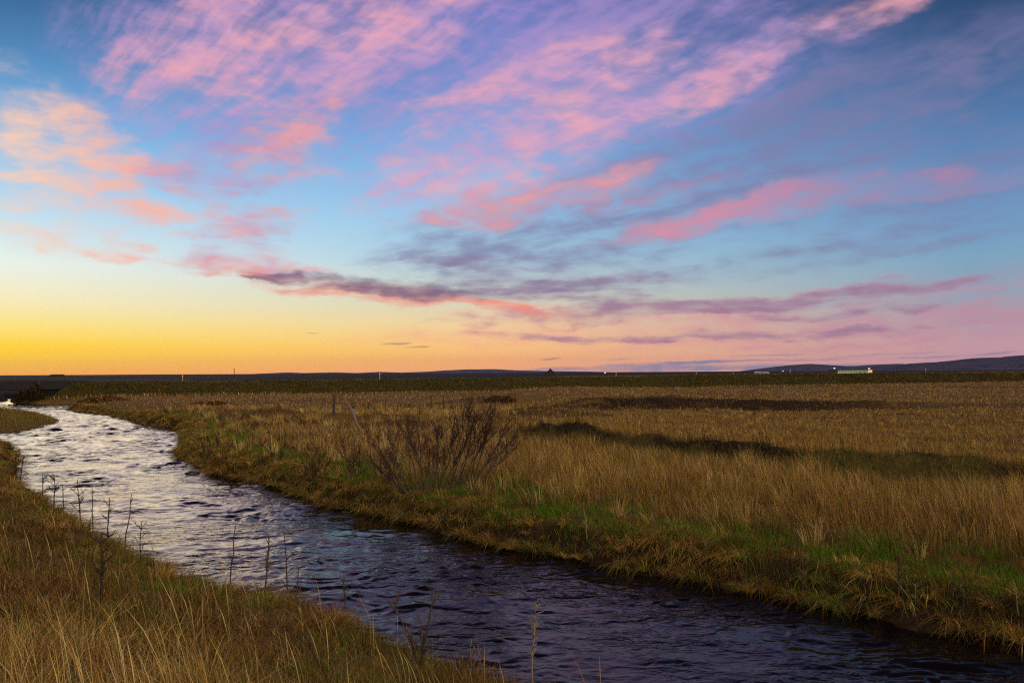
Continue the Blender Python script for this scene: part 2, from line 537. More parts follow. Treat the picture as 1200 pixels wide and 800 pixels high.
def np_mesh(name, verts, quads=None, tris=None, smooth=True, attrs=None):
    me = bpy.data.meshes.new(name)
    nv = len(verts)
    nq = 0 if quads is None else len(quads)
    nt = 0 if tris is None else len(tris)
    me.vertices.add(nv)
    me.vertices.foreach_set('co', np.ascontiguousarray(verts, np.float32).ravel())
    idx = []
    if nq:
        idx.append(np.asarray(quads, np.int32).ravel())
    if nt:
        idx.append(np.asarray(tris, np.int32).ravel())
    idx = np.concatenate(idx)
    me.loops.add(len(idx))
    me.loops.foreach_set('vertex_index', idx)
    me.polygons.add(nq + nt)
    starts = np.concatenate([np.arange(nq) * 4, nq * 4 + np.arange(nt) * 3]).astype(np.int32)
    me.polygons.foreach_set('loop_start', starts)
    me.polygons.foreach_set('use_smooth', np.full(nq + nt, smooth))
    for k, v in (attrs or {}).items():
        v = np.asarray(v, np.float32)
        a = me.color_attributes.new(k, 'FLOAT_COLOR', 'POINT')
        full = np.ones((nv, 4), np.float32)
        full[:, :3] = v
        a.data.foreach_set('color', full.ravel())
    me.update(calc_edges=True)
    me.validate()
    return me


def grid_quads(nr, nc, wrap=False):
    i = np.arange(nr - 1)[:, None] * nc
    j = np.arange(nc if wrap else nc - 1)[None, :]
    jn = (j + 1) % nc
    return np.stack([i + j, i + jn, i + nc + jn, i + nc + j], -1).reshape(-1, 4)


def mat(name):
    m = bpy.data.materials.new(name)
    m.use_nodes = True
    n = NT(m.node_tree)
    o = n.node('ShaderNodeOutputMaterial')
    return m, n, o


def plain(name, col, rough=0.8, var=0.25, scale=8.0, metallic=0.0, bump=0.0, spec=0.3):
    m, n, o = mat(name)
    tc = n.node('ShaderNodeTexCoord').outputs['Object']
    nz = n.noise(tc, scale, 5, 0.65)
    p = n.node('ShaderNodeBsdfPrincipled')
    f = n.m('MULTIPLY_ADD', n.m('SUBTRACT', nz, 0.5), var * 2.5, 1.0)
    n.put(p.inputs['Base Color'], n.v('SCALE', col[:3], f))
    p.inputs['Roughness'].default_value = rough
    p.inputs['Metallic'].default_value = metallic
    p.inputs['Specular IOR Level'].default_value = spec
    if bump:
        b = n.node('ShaderNodeBump')
        b.inputs['Strength'].default_value = bump
        b.inputs['Distance'].default_value = 0.02
        n.put(b.inputs['Height'], nz)
        n.put(p.inputs['Normal'], b.outputs[0])
    n.t.links.new(p.outputs[0], o.inputs[0])
    return m


# ------------------------------------------------------------------ ground sheet
rr = [0.4]
while rr[-1] < 14000:
    k = 1.0062 if rr[-1] < 190 else (1.02 if rr[-1] < 1200 else 1.06)
    rr.append(rr[-1] * k)
rr[-1] = 14200.0
rr = np.array(rr)
th = np.concatenate([np.linspace(-46, 46, 760), np.linspace(46, 314, 90)[1:-1]]) * np.pi / 180
TH, RR = np.meshgrid(th, rr)
gx, gy = (RR * np.sin(TH)).ravel(), (RR * np.cos(TH)).ravel()
gz, gsd, gleft, gisl, gdr, gdl, gt2, gf2, gt1, gf1, gt = height(gx, gy, True)
gr = np.hypot(gx, gy)
# what grows or lies there (red: moss and green sward, green: dark heath and painted shade along the step's crest, blue: black lava plain)
moss = sstep(0.4, 1.0, gsd) * (1 - sstep(1.6, 3.2, gsd)) * (gdr < gdl)
moss = np.maximum(.35 * moss * sstep(-.25, .3, fbm(gx, gy, 2.2, 3, 61)), 0.45 * gf2 * sstep(-1.9, -.9, gt2) * (1 - sstep(.2, 1.2, gt2)))
heath = np.maximum(gf2 * sstep(-1.1, -.6, gt2) * (1 - sstep(.0, .4, gt2)) * sstep(-.3, .1, fbm(gx, gy, 3.5, 3, 62)),  # first term: shade of the step's overhang painted as dark cover
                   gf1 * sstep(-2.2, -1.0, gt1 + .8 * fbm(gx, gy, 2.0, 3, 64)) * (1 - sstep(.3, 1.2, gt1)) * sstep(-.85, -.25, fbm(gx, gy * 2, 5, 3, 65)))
heath = np.maximum(heath, 0.55 * sstep(0.2, .6, fbm(gx, gy * 3.0, 16, 4, 63)) * sstep(30, 50, gr) * (gt < 0))
heath = np.maximum(heath, ((gt > -.5) & (gt < 4)) * .45)
moss = np.maximum(moss, ((gt > -.5) & (gt < 4)) * .7)
heath = np.maximum(heath, .9 * (1 - sstep(.35, .8, gsd)) * (gr < 60))          # dark wet soil of the river bank
lava = sstep(12, 16, gt) * (gy > 40)
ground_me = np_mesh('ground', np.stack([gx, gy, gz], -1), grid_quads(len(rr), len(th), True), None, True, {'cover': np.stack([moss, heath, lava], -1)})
gm, n, o = mat('ground')
cov = n.node('ShaderNodeVertexColor', layer_name='cover').outputs[0]
cs = n.node('ShaderNodeSeparateColor')
n.put(cs.inputs[0], cov)
tc = n.node('ShaderNodeTexCoord').outputs['Object']
nz1 = n.noise(n.v('MULTIPLY', tc, (1, 1, .5)), 9.0, 8, 0.7)
nz2 = n.noise(n.v('MULTIPLY', tc, (.35, 1, 1)), 0.16, 6, 0.65)
nz3 = n.noise(tc, 1.4, 5, 0.6)
thatch = n.ramp(nz1, [(0.30, (.022, .012, .006, 1)), (0.48, (.090, .050, .018, 1)), (0.62, (.17, .10, .036, 1)), (0.8, (.24, .155, .06, 1))])
field = n.ramp(nz2, [(0.28, (.050, .028, .010, 1)), (0.45, (.115, .066, .020, 1)), (0.6, (.19, .118, .038, 1)), (0.75, (.10, .055, .018, 1))])
col = n.mix(0.55, thatch, field)
mossc = n.ramp(nz1, [(0.3, (.010, .018, .003, 1)), (0.5, (.035, .055, .008, 1)), (0.7, (.085, .10, .016, 1))])
heathc = n.ramp(nz1, [(0.3, (.005, .004, .003, 1)), (0.5, (.022, .014, .008, 1)), (0.75, (.06, .036, .018, 1))])
lavac = n.ramp(nz2, [(0.3, (.003, .0025, .003, 1)), (0.5, (.008, .005, .006, 1)), (0.7, (.022, .012, .010, 1))])
col = n.mix(cs.outputs[0], col, mossc)
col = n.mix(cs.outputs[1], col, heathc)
col = n.mix(cs.outputs[2], col, lavac)
p = n.node('ShaderNodeBsdfPrincipled')
n.put(p.inputs['Base Color'], col)
p.inputs['Roughness'].default_value = 0.95
p.inputs['Specular IOR Level'].default_value = 0.1
b = n.node('ShaderNodeBump')
b.inputs['Strength'].default_value = 0.8
b.inputs['Distance'].default_value = 0.06
n.put(b.inputs['Height'], nz1)
n.put(p.inputs['Normal'], b.outputs[0])
n.t.links.new(p.outputs[0], o.inputs[0])
ground = link('ground', ground_me, gm)
tag(ground, 'brown autumn meadow and river bank running to the horizon', 'ground', None, 'structure')

# ------------------------------------------------------------------ river
wr = [4.0]
while wr[-1] < 150:
    wr.append(wr[-1] * 1.0040)
wr = np.array(wr)
wt = np.linspace(-58, 58, 820) * np.pi / 180
WT, WR = np.meshgrid(wt, wr)
wx, wy = (WR * np.sin(WT)).ravel(), (WR * np.cos(WT)).ravel()
wrr = np.hypot(wx, wy)
fl = (wx * 0.6 - wy * 0.8, wx * 0.8 + wy * 0.6)          # along and across the current
amp_big = 0.6 + 0.5 * fbm(wx, wy, 6, 3, 70)
chop = sstep(36, 48, wrr) * (1 - sstep(75, 85, wrr)) * sstep(-41, -36, wx) * (1 - sstep(-24, -20, wx))     # the rapid beside the island
fx, fy = wx + .35 * fbm(wx, wy, 1.5, 3, 71), wy + .35 * fbm(wx, wy, 1.5, 3, 72)
calm = np.clip(.72 + .85 * fbm(wx, wy * 1.3, 4.2, 3, 78), .12, 1.6) * (1 + .9 * sstep(14, 34, wrr))
wz = 0.036 * calm * fbm(fx, fy * 2.0, 1.05, 3, 73, .45)
wz += 0.024 * (1 - np.abs(fbm(fx, fy * 2.3, 0.65, 3, 74))) ** 2 * calm
wz += (0.07 * chop) * (1 - np.abs(fbm(fx, fy * 1.3, 1.6, 3, 75))) + 0.06 * chop * fbm(fx, fy, .8, 3, 76)
wz += 0.020 * fbm(wx, wy * 1.8, 2.6, 2, 77) * calm
water_me = np_mesh('river', np.stack([wx, wy, wz], -1), grid_quads(len(wr), len(wt)), None, True)
wm, n, o = mat('river_water')
tc = n.node('ShaderNodeTexCoord').outputs['Object']
h1 = n.noise(n.mapping(tc, (0, 0, 0), (0, 0, R(12)), (2.4, 4.6, 1), 'POINT'), 1.0, 3, 0.5, 0.6)
h2 = n.noise(n.mapping(tc, (4, 0, 0), (0, 0, R(-10)), (8, 14, 1), 'POINT'), 1.0, 2, 0.5, 0.3)
b = n.node('ShaderNodeBump')
b.inputs['Strength'].default_value = 1.0
b.inputs['Distance'].default_value = 0.06
n.put(b.inputs['Strength'], n.step(n.noise(n.mapping(tc, (0, 0, 0), (0, 0, R(30)), (.22, .55, 1), 'POINT'), 1.0, 3, .55, .4), .34, .66))
n.put(b.inputs['Height'], n.m('MULTIPLY_ADD', h2, 0.14, h1))
p = n.node('ShaderNodeBsdfPrincipled')
p.inputs['Base Color'].default_value = (.004, .003, .004, 1)
p.inputs['Roughness'].default_value = 0.06
p.inputs['IOR'].default_value = 1.333
p.inputs['Specular IOR Level'].default_value = 0.27
n.put(p.inputs['Normal'], b.outputs[0])
n.t.links.new(p.outputs[0], o.inputs[0])
river = link('river', water_me, wm)
tag(river, 'rippled dark river mirroring the dusk sky', 'river', None, 'structure')

# ------------------------------------------------------------------ sun glow from beyond the horizon
sl = bpy.data.lights.new('sun', 'SUN')
sl.energy = 0.35
sl.angle = R(40)
sl.color = (1.0, 0.72, 0.45)
so = bpy.data.objects.new('sun', sl)
COL.objects.link(so)
sd_ = Vector((math.sin(SUN_AZ) * math.cos(R(6)), math.cos(SUN_AZ) * math.cos(R(6)), math.sin(R(6))))
so.rotation_euler = sd_.to_track_quat('Z', 'Y').to_euler()

# ------------------------------------------------------------------ vegetation
NR, NC = len(rr), len(th)
GRID = {k: v.reshape(NR, NC) for k, v in dict(z=gz, sd=gsd, dr=gdr, dl=gdl, t2=gt2, f2=gf2, t1=gt1, f1=gf1, t=gt, isl=gisl.astype(float), left=gleft.astype(float)).items()}
VIEW = 760


def look(x, y, keys):
    fr = np.interp(np.hypot(x, y), rr, np.arange(NR))
    ft = np.clip(np.interp(np.arctan2(x, y), th[:VIEW], np.arange(VIEW)), 0, VIEW - 1.001)
    i, j = np.minimum(fr.astype(int), NR - 2), ft.astype(int)
    a, b = fr - i, ft - j
    out = []
    for k in keys:
        g = GRID[k]
        out.append((g[i, j] * (1 - b) + g[i, j + 1] * b) * (1 - a) + (g[i + 1, j] * (1 - b) + g[i + 1, j + 1] * b) * a)
    return out


def scatter(n, r0, r1, a0, a1, k=1.5):
    e = 2 - k
    r = (RNG.random(n) * (r1 ** e - r0 ** e) + r0 ** e) ** (1 / e)
    a = np.radians(RNG.uniform(a0, a1, n))
    return r * np.sin(a), r * np.cos(a), r


PROF = {'blade': (1, .9, .62, .06), 'head': (.5, .45, 1.5, .2)}
LEV = np.array([0, .38, .74, 1.0])


def blade_mesh(name, root, h, w, lean, droop, col, prof='blade'):
    n = len(root)
    phi = RNG.random(n) * np.pi
    sx_, sy_ = np.cos(phi), np.sin(phi)
    pr = PROF[prof]
    V = np.empty((n, 7, 3), np.float32)
    k = 0
    for li, t in enumerate(LEV):
        cx = root[:, 0] + lean[:, 0] * t ** 1.8
        cy = root[:, 1] + lean[:, 1] * t ** 1.8
        cz = root[:, 2] + h * t - droop * t ** 2.4
        if li < 3:
            for s in (-1, 1):
                V[:, k, 0] = cx + s * sx_ * w * .5 * pr[li]
                V[:, k, 1] = cy + s * sy_ * w * .5 * pr[li]
                V[:, k, 2] = cz
                k += 1
        else:
            V[:, k, 0], V[:, k, 1], V[:, k, 2] = cx, cy, cz
    base = (np.arange(n) * 7)[:, None]
    q = np.concatenate([base + np.array([[0, 1, 3, 2]]), base + np.array([[2, 3, 5, 4]])], 0)
    t3 = base + np.array([[4, 5, 6]])
    return np_mesh(name, V.reshape(-1, 3), q, t3, True, {'tint': np.repeat(col, 7, 0)})


def blade_mat(name, trans=0.35):
    m, n, o = mat(name)
    c = n.node('ShaderNodeVertexColor', layer_name='tint').outputs[0]
    d = n.node('ShaderNodeBsdfDiffuse')
    n.put(d.inputs[0], c)
    t = n.node('ShaderNodeBsdfTranslucent')
    n.put(t.inputs[0], c)
    mx = n.node('ShaderNodeMixShader')
    mx.inputs[0].default_value = trans
    n.t.links.new(d.outputs[0], mx.inputs[1])
    n.t.links.new(t.outputs[0], mx.inputs[2])
    n.t.links.new(mx.outputs[0], o.inputs[0])
    return m


GRASS_M = blade_mat('grass_blades')
PAL = {k: np.array(v) for k, v in dict(gold=(.57, .385, .10), straw=(.68, .54, .24), tan=(.37, .245, .092), rust=(.33, .165, .035), brown=(.125, .066, .022),
                                      olive=(.15, .155, .030), green=(.115, .235, .018), dark=(.030, .022, .012), red=(.16, .07, .035), orange=(.46, .28, .055), moss=(.085, .085, .018)).items()}


def pick(weights, n, jit=.22):
    """Blade colours: weights is {palette name: weight array or number}."""
    ks = list(weights)
    W = np.stack([np.broadcast_to(np.maximum(weights[k], 0), (n,)) for k in ks], 1) + 1e-9
    W = np.cumsum(W / W.sum(1, keepdims=True), 1)
    i = np.minimum((RNG.random((n, 1)) > W).sum(1), len(ks) - 1)
    c = np.stack([PAL[k] for k in ks])[i]
    return c * (1 + jit * RNG.standard_normal((n, 1))).clip(.45, 1.7) * (1 + .06 * RNG.standard_normal((n, 3)))


def leaning(x, y, h, amt, seed, wind=(-.12, -.03), swirl=.24):
    n = len(x)
    a = RNG.random(n) * 2 * np.pi
    m = amt * np.abs(RNG.standard_normal(n)) * h
    ux, uy = fbm(x, y, 1.3, 3, seed), fbm(x, y, 1.3, 3, seed + 1)
    return np.stack([m * np.cos(a) + h * (swirl * ux + wind[0]), m * np.sin(a) + h * (swirl * uy + wind[1])], 1)


def shoreward(x, y):
    e = .15
    a, b_ = look(x + e, y, ['sd'])[0], look(x - e, y, ['sd'])[0]
    c_, d_ = look(x, y + e, ['sd'])[0], look(x, y - e, ['sd'])[0]
    g = np.stack([b_ - a, d_ - c_], 1)
    return g / (np.linalg.norm(g, axis=1, keepdims=True) + 1e-6)


# --- this side: rough grass on the near bank
x, y, r = scatter(800000, 2.3, 42, -46, 46, 1.45)
z, sd, left, isl = look(x, y, ['z', 'sd', 'left', 'isl'])
tus = fbm(x, y, .8, 3, 81)
pat = fbm(x, y, 1.8, 3, 82)
k = (left > .5) & (isl < .5) & (sd > .02) & (RNG.random(len(x)) < .62 + .5 * tus)
x, y, r, z, sd, tus, pat = (v[k] for v in (x, y, r, z, sd, tus, pat))
n_ = len(x)
rim = 1 - sstep(.3, 1.5, sd)
close = (1 - sstep(5.0, 8.5, r + 1.2 * pat)) * sstep(.16, .42, -np.arctan2(x, y) + .12 * pat)
h = (.13 + .13 * RNG.random(n_) + .17 * np.clip(tus, -.35, 1)) * (.88 + .75 * close * RNG.random(n_)) * (1 + .15 * rim)
h *= np.where(RNG.random(n_) < .02, 1.5, 1) * (.82 + .18 * close)
w_ = .0031 * (r / 6) ** .6 * RNG.uniform(.6, 1.5, n_)
col = pick(dict(gold=.06 + .95 * close, straw=.06 + .42 * close, tan=.42 + .5 * pat + .3 * close, rust=.5 + .9 * rim * (pat > -.1) + .5 * tus, brown=1.25 - .9 * close, dark=.75 - .5 * close, olive=.75 - pat * 1.6 - .4 * close + .5 * rim, green=np.maximum(-pat, 0) * 2.6 * (1 - close)), n_, .35)
L = leaning(x, y, h, .80, 83)
s2 = shoreward(x, y)
L += s2 * (h * .35 * rim)[:, None]
g1 = link('near_bank_grass', blade_mesh('near_bank_grass', np.stack([x, y, z - .02], 1), h, w_, L, h * .28 * RNG.random(n_), col), GRASS_M)
tag(g1, 'rough brown and golden grass covering the near bank at lower left', 'grass', None, 'stuff')

# --- seeding stems in the foreground
x, y, r = scatter(5200, 2.6, 11, -46, 8, 1.0)
z, sd, left = look(x, y, ['z', 'sd', 'left'])
k = (left > .5) & (sd > .4) & (RNG.random(len(x)) < sstep(-4.6, .5, -x * .9 - r + 3 * fbm(x, y, 2, 2, 84)) * .75 + .03)
x, y, r, z = (v[k] for v in (x, y, r, z))
n_ = len(x)
h = RNG.uniform(.40, .78, n_)
L = leaning(x, y, h, .10, 85, (-.15, -.05), .12)
g2 = link('seeding_grass_stems', blade_mesh('seeding_grass_stems', np.stack([x, y, z - .02], 1), h, .0034 * (r / 6) ** .5, L, h * .07, pick(dict(gold=1, straw=1.0, tan=.4), n_), 'head'), GRASS_M)
tag(g2, 'tall golden grass stems with seed heads in the left foreground', 'grass', None, 'stuff')

# --- tussocks hanging over the water's edge
def tussocks(name, label, line, lo, hi, gap_, per, sizes, pal, far_bank):
    cand = []
    for (ax, ay), (bx, by) in zip(line[:-1], line[1:]):
        L_ = math.hypot(bx - ax, by - ay)
        for _ in range(int(L_ * 110)):
            u_, o_ = random.random(), random.uniform(lo, hi)
            nx_, ny_ = (by - ay) / L_, -(bx - ax) / L_
            cand.append((ax + (bx - ax) * u_ - nx_ * o_, ay + (by - ay) * u_ - ny_ * o_))
    random.shuffle(cand)
    keep, cell = [], {}
    for (cx0, cy0) in cand:                              # tussocks keep their distance from each other
        g_ = gap_ * (1 + .006 * math.hypot(cx0, cy0))
        cx_, cy_ = int(cx0 // 1.0), int(cy0 // 1.0)
        if all((cx0 - a0) ** 2 + (cy0 - b0) ** 2 > g_ * g_ for a_ in (-1, 0, 1) for b_ in (-1, 0, 1) for (a0, b0) in cell.get((cx_ + a_, cy_ + b_), ())):
            cell.setdefault((cx_, cy_), []).append((cx0, cy0))
            keep.append((cx0, cy0))
    tx, ty = np.array(keep).T
    sd, zt, isl = look(tx, ty, ['sd', 'z', 'isl'])
    k = (sd > -.12) & (isl < .5) & (np.abs(np.arctan2(tx, ty)) < .80) & (RNG.random(len(tx)) < .86 + .7 * fbm(tx, ty, 1.9, 3, 89))
    tx, ty, sd, zt = tx[k], ty[k], sd[k], zt[k]
    tr_ = np.hypot(tx, ty)
    print(name, len(tx))
    n_ = len(tx) * per
    rep = lambda v: np.repeat(v, per)
    a = RNG.random(n_) * 2 * np.pi
    size = rep(RNG.uniform(*sizes, len(tx)) * (1 + .55 * fbm(tx, ty, 2.5, 2, 86)).clip(.45, 1.5))
    rad = np.sqrt(RNG.random(n_)) * .12 * size
    x, y = rep(tx) + rad * np.cos(a), rep(ty) + rad * np.sin(a)
    zc = rep(np.maximum(zt, .10))
    h = (.20 + .24 * RNG.random(n_)) * size
    sh = np.repeat(shoreward(tx, ty), per, 0)
    reach = RNG.uniform(.04, .36, n_) * size
    out_ = h * RNG.uniform(-.15, .75, n_) * rep(RNG.uniform(.3, 1.25, len(tx)))
    tilt = rep(.10 * RNG.standard_normal(len(tx)))
    tang = np.stack([-sh[:, 1], sh[:, 0]], 1)
    L = np.stack([np.cos(a), np.sin(a)], 1) * reach[:, None] * 1.15 + sh * out_[:, None] + tang * tilt[:, None]
    droop = h * (.15 + 3.0 * reach * RNG.uniform(.5, 1.3, n_)) + .85 * np.maximum(out_, 0) * RNG.uniform(.4, 1.2, n_)
    droop = np.minimum(droop, zc + h - .02)
    tone = rep(fbm(tx, ty, 3.0, 2, 88) + .7 * RNG.standard_normal(len(tx)))
    lum = rep(np.clip(1 + .28 * RNG.standard_normal(len(tx)), .5, 1.5))
    col = pick(pal(tone), n_, .28) * lum[:, None]
    w_ = .0055 * (rep(tr_) / 12) ** .75 * RNG.uniform(.6, 1.5, n_)
    o_ = link(name, blade_mesh(name, np.stack([x, y, zc - .03], 1), h, w_, L, droop, col), GRASS_M)
    tag(o_, label, 'sedge', None, 'stuff')
    return o_


i0 = int(np.argmin(np.hypot(RB[:, 0] - P(97, 476)[0], RB[:, 1] - P(97, 476)[1])))
g3 = tussocks('overhanging_sedge', 'rust brown sedge tussocks drooping over the far waterline', RB[i0:-2], -.10, 1.15, .155, 150, (.5, 1.15),
              lambda t_: dict(rust=.9 + .5 * t_, orange=.6 + .3 * t_, tan=.8, gold=.30, brown=.55, dark=.28, straw=.16, olive=.4 - .7 * t_, green=.15 - 1.0 * t_), True)
g7 = tussocks('near_bank_sedge', 'rounded tan and rust grass tussocks along the rim of the near bank', LB[2:20], -.05, 1.3, .40, 190, (.8, 1.35),
              lambda t_: dict(rust=.8 + .5 * t_, orange=.5, tan=.9, gold=.4, brown=.5, dark=.25, straw=.15, olive=.6 - .6 * t_, green=.3 - .6 * t_), False)

# --- the far bank and the meadow up to the embankment
x, y, r = scatter(900000, 9.5, 62, -42, 42, 1.55)
z, sd, left, isl, t2, f2, t1, f1 = look(x, y, ['z', 'sd', 'left', 'isl', 't2', 'f2', 't1', 'f1'])
tus = fbm(x, y, .9, 3, 91)
pat = fbm(x, y, 2.6, 3, 92)
big = fbm(x, y * 1.6, 9, 4, 93)
wild = fbm(x, y * 1.9, 4.5, 4, 94)
m0 = sstep(0.12, .45, sd) * (1 - sstep(1.9, 3.3, sd + .9 * pat)) * sstep(-.60, -.1, fbm(x, y, 2.2, 3, 61))
face = f2 * sstep(-2.2, -1.0, t2 + .5 * pat) * (1 - sstep(-.3, .6, t2)) * (.78 + .22 * sstep(-.2, .3, fbm(x, y, 2.0, 3, 66)))          # the mossy step across the meadow
ledge_shade = f2 * sstep(-1.0, -.5, t2) * (1 - sstep(.0, .4, t2)) * sstep(-.3, .1, fbm(x, y, 3.5, 3, 62))  # shade under the step's overhang, put into dark blade colour
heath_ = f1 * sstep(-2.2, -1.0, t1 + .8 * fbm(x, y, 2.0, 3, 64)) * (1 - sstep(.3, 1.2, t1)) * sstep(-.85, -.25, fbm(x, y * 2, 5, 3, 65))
back = sstep(.3, 1.6, t2) * sstep(-1.5, 1.5, x)
mnd = np.zeros(len(x))
for (mx, my, mr, mh) in MOUNDS:
    mnd = np.maximum(mnd, np.exp(-(((x - mx) / (mr * 2.2)) ** 2 + ((y - my) / (mr * 1.1)) ** 2)))
mnd = sstep(.25, .7, mnd + .3 * pat)
west = (1 - sstep(-6, 0, x)) * sstep(18, 24, y)
k = (left < .5) & (isl < .5) & (sd > .12) & (RNG.random(len(x)) < (.66 + .5 * tus) * (1 - .45 * back))
x, y, r, z, sd, tus, pat, big, wild, m0, face, ledge_shade, heath_, back, mnd, west, t2 = (v[k] for v in (x, y, r, z, sd, tus, pat, big, wild, m0, face, ledge_shade, heath_, back, mnd, west, t2))
n_ = len(x)
tall = sstep(1.6, 3.2, sd + .9 * pat) * (1 - face) * (1 - back) * (1 - mnd) * (1 - heath_)
u = RNG.random(n_)
h = .12 + .10 * u + .08 * m0 * np.clip(tus, -.5, 1) + tall * (.10 + .30 * u * u + .20 * np.clip(tus, -.5, 1)) * (1 - .35 * west) + back * (-.02 + .09 * u) * (1 + .5 * tus)
h *= (1 - .25 * heath_) * (1 - .25 * face) * np.where(RNG.random(n_) < .08 * (face + heath_), 2.0, 1)
h *= 1 - .35 * sstep(32, 60, r)
w_ = .0040 * (r / 12) ** .85 * RNG.uniform(.6, 1.4, n_)
hi_, lo_ = np.maximum(wild, 0), np.maximum(-wild, 0)
fade_b = 1 - .55 * face
col = pick(dict(gold=(.45 * tall * (1 + 1.2 * hi_) + .30 * back * (1 + hi_) + .12) * (1 - m0) * (1 - .8 * face),
                straw=(.55 * tall * np.maximum(.25 + 1.6 * tus + .6 * pat, 0) * (.3 + 2 * hi_) + .16 * back * np.maximum(.3 + big, 0)) * (1 - m0) * (1 - face) + .25 * west * tall,
                tan=(.60 * tall + .60 * back + .35) * (1 - m0) * fade_b,
                orange=(.26 * tall + .85 * back + .25) * (1 - m0) * (1 - face) * (1 - .5 * west),
                rust=.30 - .35 * tus + .35 * west * (1 - tall) + .25 * back + .6 * lo_ * tall,
                red=.12 * tall + .5 * np.maximum(big - .1, 0) + .5 * west * np.maximum(pat, 0) + .4 * lo_ * tall,
                brown=.42 + .9 * np.maximum(-tus, 0) + .8 * lo_ + .5 * back * np.maximum(-big + .15, 0) + .4 * face + heath_ * 1.0 + .4 * mnd,
                dark=2.8 * heath_ * (pat > -.35) + 5.0 * ledge_shade * (tus > -.3) + 1.3 * mnd * (pat > -.1) + .35 * face * (tus > 0) + .16 + .5 * lo_ * (1 - m0),
                olive=1.0 * face + .25 * (1 - tall) * (1 - back) + m0 * .6 + .9 * mnd * (pat < .2) + .35 * back * np.maximum(-big, 0) + .4 * lo_,
                green=4.2 * m0 * (1 - tall) * (tus > -.35) + .45 * face * (pat < .1) + .06, moss=1.2 * face + .3 * back * lo_), n_, .36)
h *= (1 + .7 * hi_ * tall - .45 * lo_ * tall)
w_ *= 1 + .5 * m0 * (1 - tall)
L = leaning(x, y, h, .30, 95) * (1 + 1.4 * lo_)[:, None]
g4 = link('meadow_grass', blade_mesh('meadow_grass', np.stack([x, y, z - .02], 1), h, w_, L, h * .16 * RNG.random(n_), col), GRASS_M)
tag(g4, 'tall golden autumn grass and green sward filling the meadow beyond the river', 'grass', None, 'stuff')

# --- separate bunches standing out of the meadow: bleached straw, russet weeds, dark tufts
tx, ty, tr_ = scatter(9000, 11, 62, -40, 42, 1.0)
sd, left, isl, t2, f2, t1, f1 = look(tx, ty, ['sd', 'left', 'isl', 't2', 'f2', 't1', 'f1'])
k = ~((f2 > .3) & (t2 > -2.2) & (t2 < .8)) & ~((f1 > .3) & (t1 > -2.4) & (t1 < 1.2)) & (left < .5) & (isl < .5) & (sd > 1.2) & (RNG.random(len(tx)) < (.36 + .9 * fbm(tx, ty * 1.5, 5, 3, 106)) * (1 - .6 * ((t2 > 0) & (tx > 0))))
tx, ty, tr_, t2, f2, sd = (v[k] for v in (tx, ty, tr_, t2, f2, sd))
per = 34
n_ = len(tx) * per
rep = lambda v: np.repeat(v, per)
a = RNG.random(n_) * 2 * np.pi
size = rep(RNG.uniform(.5, 1.3, len(tx)) ** 1.3 * np.where((t2 > 0) & (tx > 0), .42, 1.0))
rad = np.sqrt(RNG.random(n_)) * .14 * size
x, y = rep(tx) + rad * np.cos(a), rep(ty) + rad * np.sin(a)
z = look(x, y, ['z'])[0]
h = (.26 + .34 * RNG.random(n_)) * size
bend = rep(RNG.normal(0, .16, len(tx)))
L = np.stack([np.cos(a) * (rad * .9 + .05) + bend * h - .1 * h, np.sin(a) * (rad * .9 + .05)], 1) * RNG.uniform(.4, 1.6, n_)[:, None]
kind_ = rep(RNG.random(len(tx)))
col = pick(dict(straw=1.0 * (kind_ < .28), gold=.8 * (kind_ < .55), tan=.6, rust=1.2 * ((kind_ > .55) & (kind_ < .75)), red=.8 * ((kind_ > .65) & (kind_ < .8)), brown=.9 * (kind_ > .5), dark=1.3 * (kind_ > .78)), n_, .25)
g9 = link('meadow_bunches', blade_mesh('meadow_bunches', np.stack([x, y, z - .02], 1), h, .0052 * (rep(tr_) / 12) ** .85 * RNG.uniform(.6, 1.4, n_), L, h * .25 * RNG.random(n_), col), GRASS_M)
tag(g9, 'scattered bleached straw and russet bunches standing in the meadow', 'grass', None, 'stuff')

# --- further off: coarse tufts, dark heath on the low ridge and the embankment's slope
x, y, r = scatter(210000, 52, 210, -44, 44, 1.6)
z, sd, left, isl, t1, f1, t = look(x, y, ['z', 'sd', 'left', 'isl', 't1', 'f1', 't'])
heath_ = f1 * sstep(-2.2, -1.0, t1 + .8 * fbm(x, y, 2.0, 3, 64)) * (1 - sstep(.3, 1.2, t1)) * sstep(-.85, -.25, fbm(x, y * 2, 5, 3, 65))
slope = sstep(-.6, .4, t) * (1 - sstep(3.6, 4.0, t))
big = fbm(x, y * 2.6, 14, 4, 97)
pat = fbm(x, y * 1.5, 4, 3, 98)
k = (left < .5) & (isl < .5) & (sd > .3) & (t < 3.7) & (RNG.random(len(x)) < .45 + .4 * pat + .4 * heath_ + .4 * slope)
x, y, r, z, sd, heath_, slope, big, pat, t = (v[k] for v in (x, y, r, z, sd, heath_, slope, big, pat, t))
n_ = len(x)
foot = sstep(-7, -4, t) * (1 - slope)
h = (.16 + .16 * RNG.random(n_)) * (1 + .9 * slope * (.7 + pat) + .8 * foot * (x < -30))
w_ = .026 * (r / 60) ** .9 * RNG.uniform(.5, 1.5, n_)
flat = (1 - heath_) * (1 - slope)
col = pick(dict(gold=.28 * flat, tan=.70 * flat, orange=.35 * flat, straw=flat * (.12 + .5 * foot), rust=.40 * flat, brown=.60 + flat * 1.2 * np.maximum(big - .05, 0) + 1.0 * heath_ + 1.2 * slope,
                dark=3.5 * heath_ + 1.1 * slope * (pat > -.1) + .8 * slope * sstep(20, 90, x), olive=.5 * slope * (1 - .5 * sstep(20, 90, x)) + .12, moss=1.6 * slope, green=.10 * slope, red=.5 * flat * np.maximum(big - .1, 0)), n_)
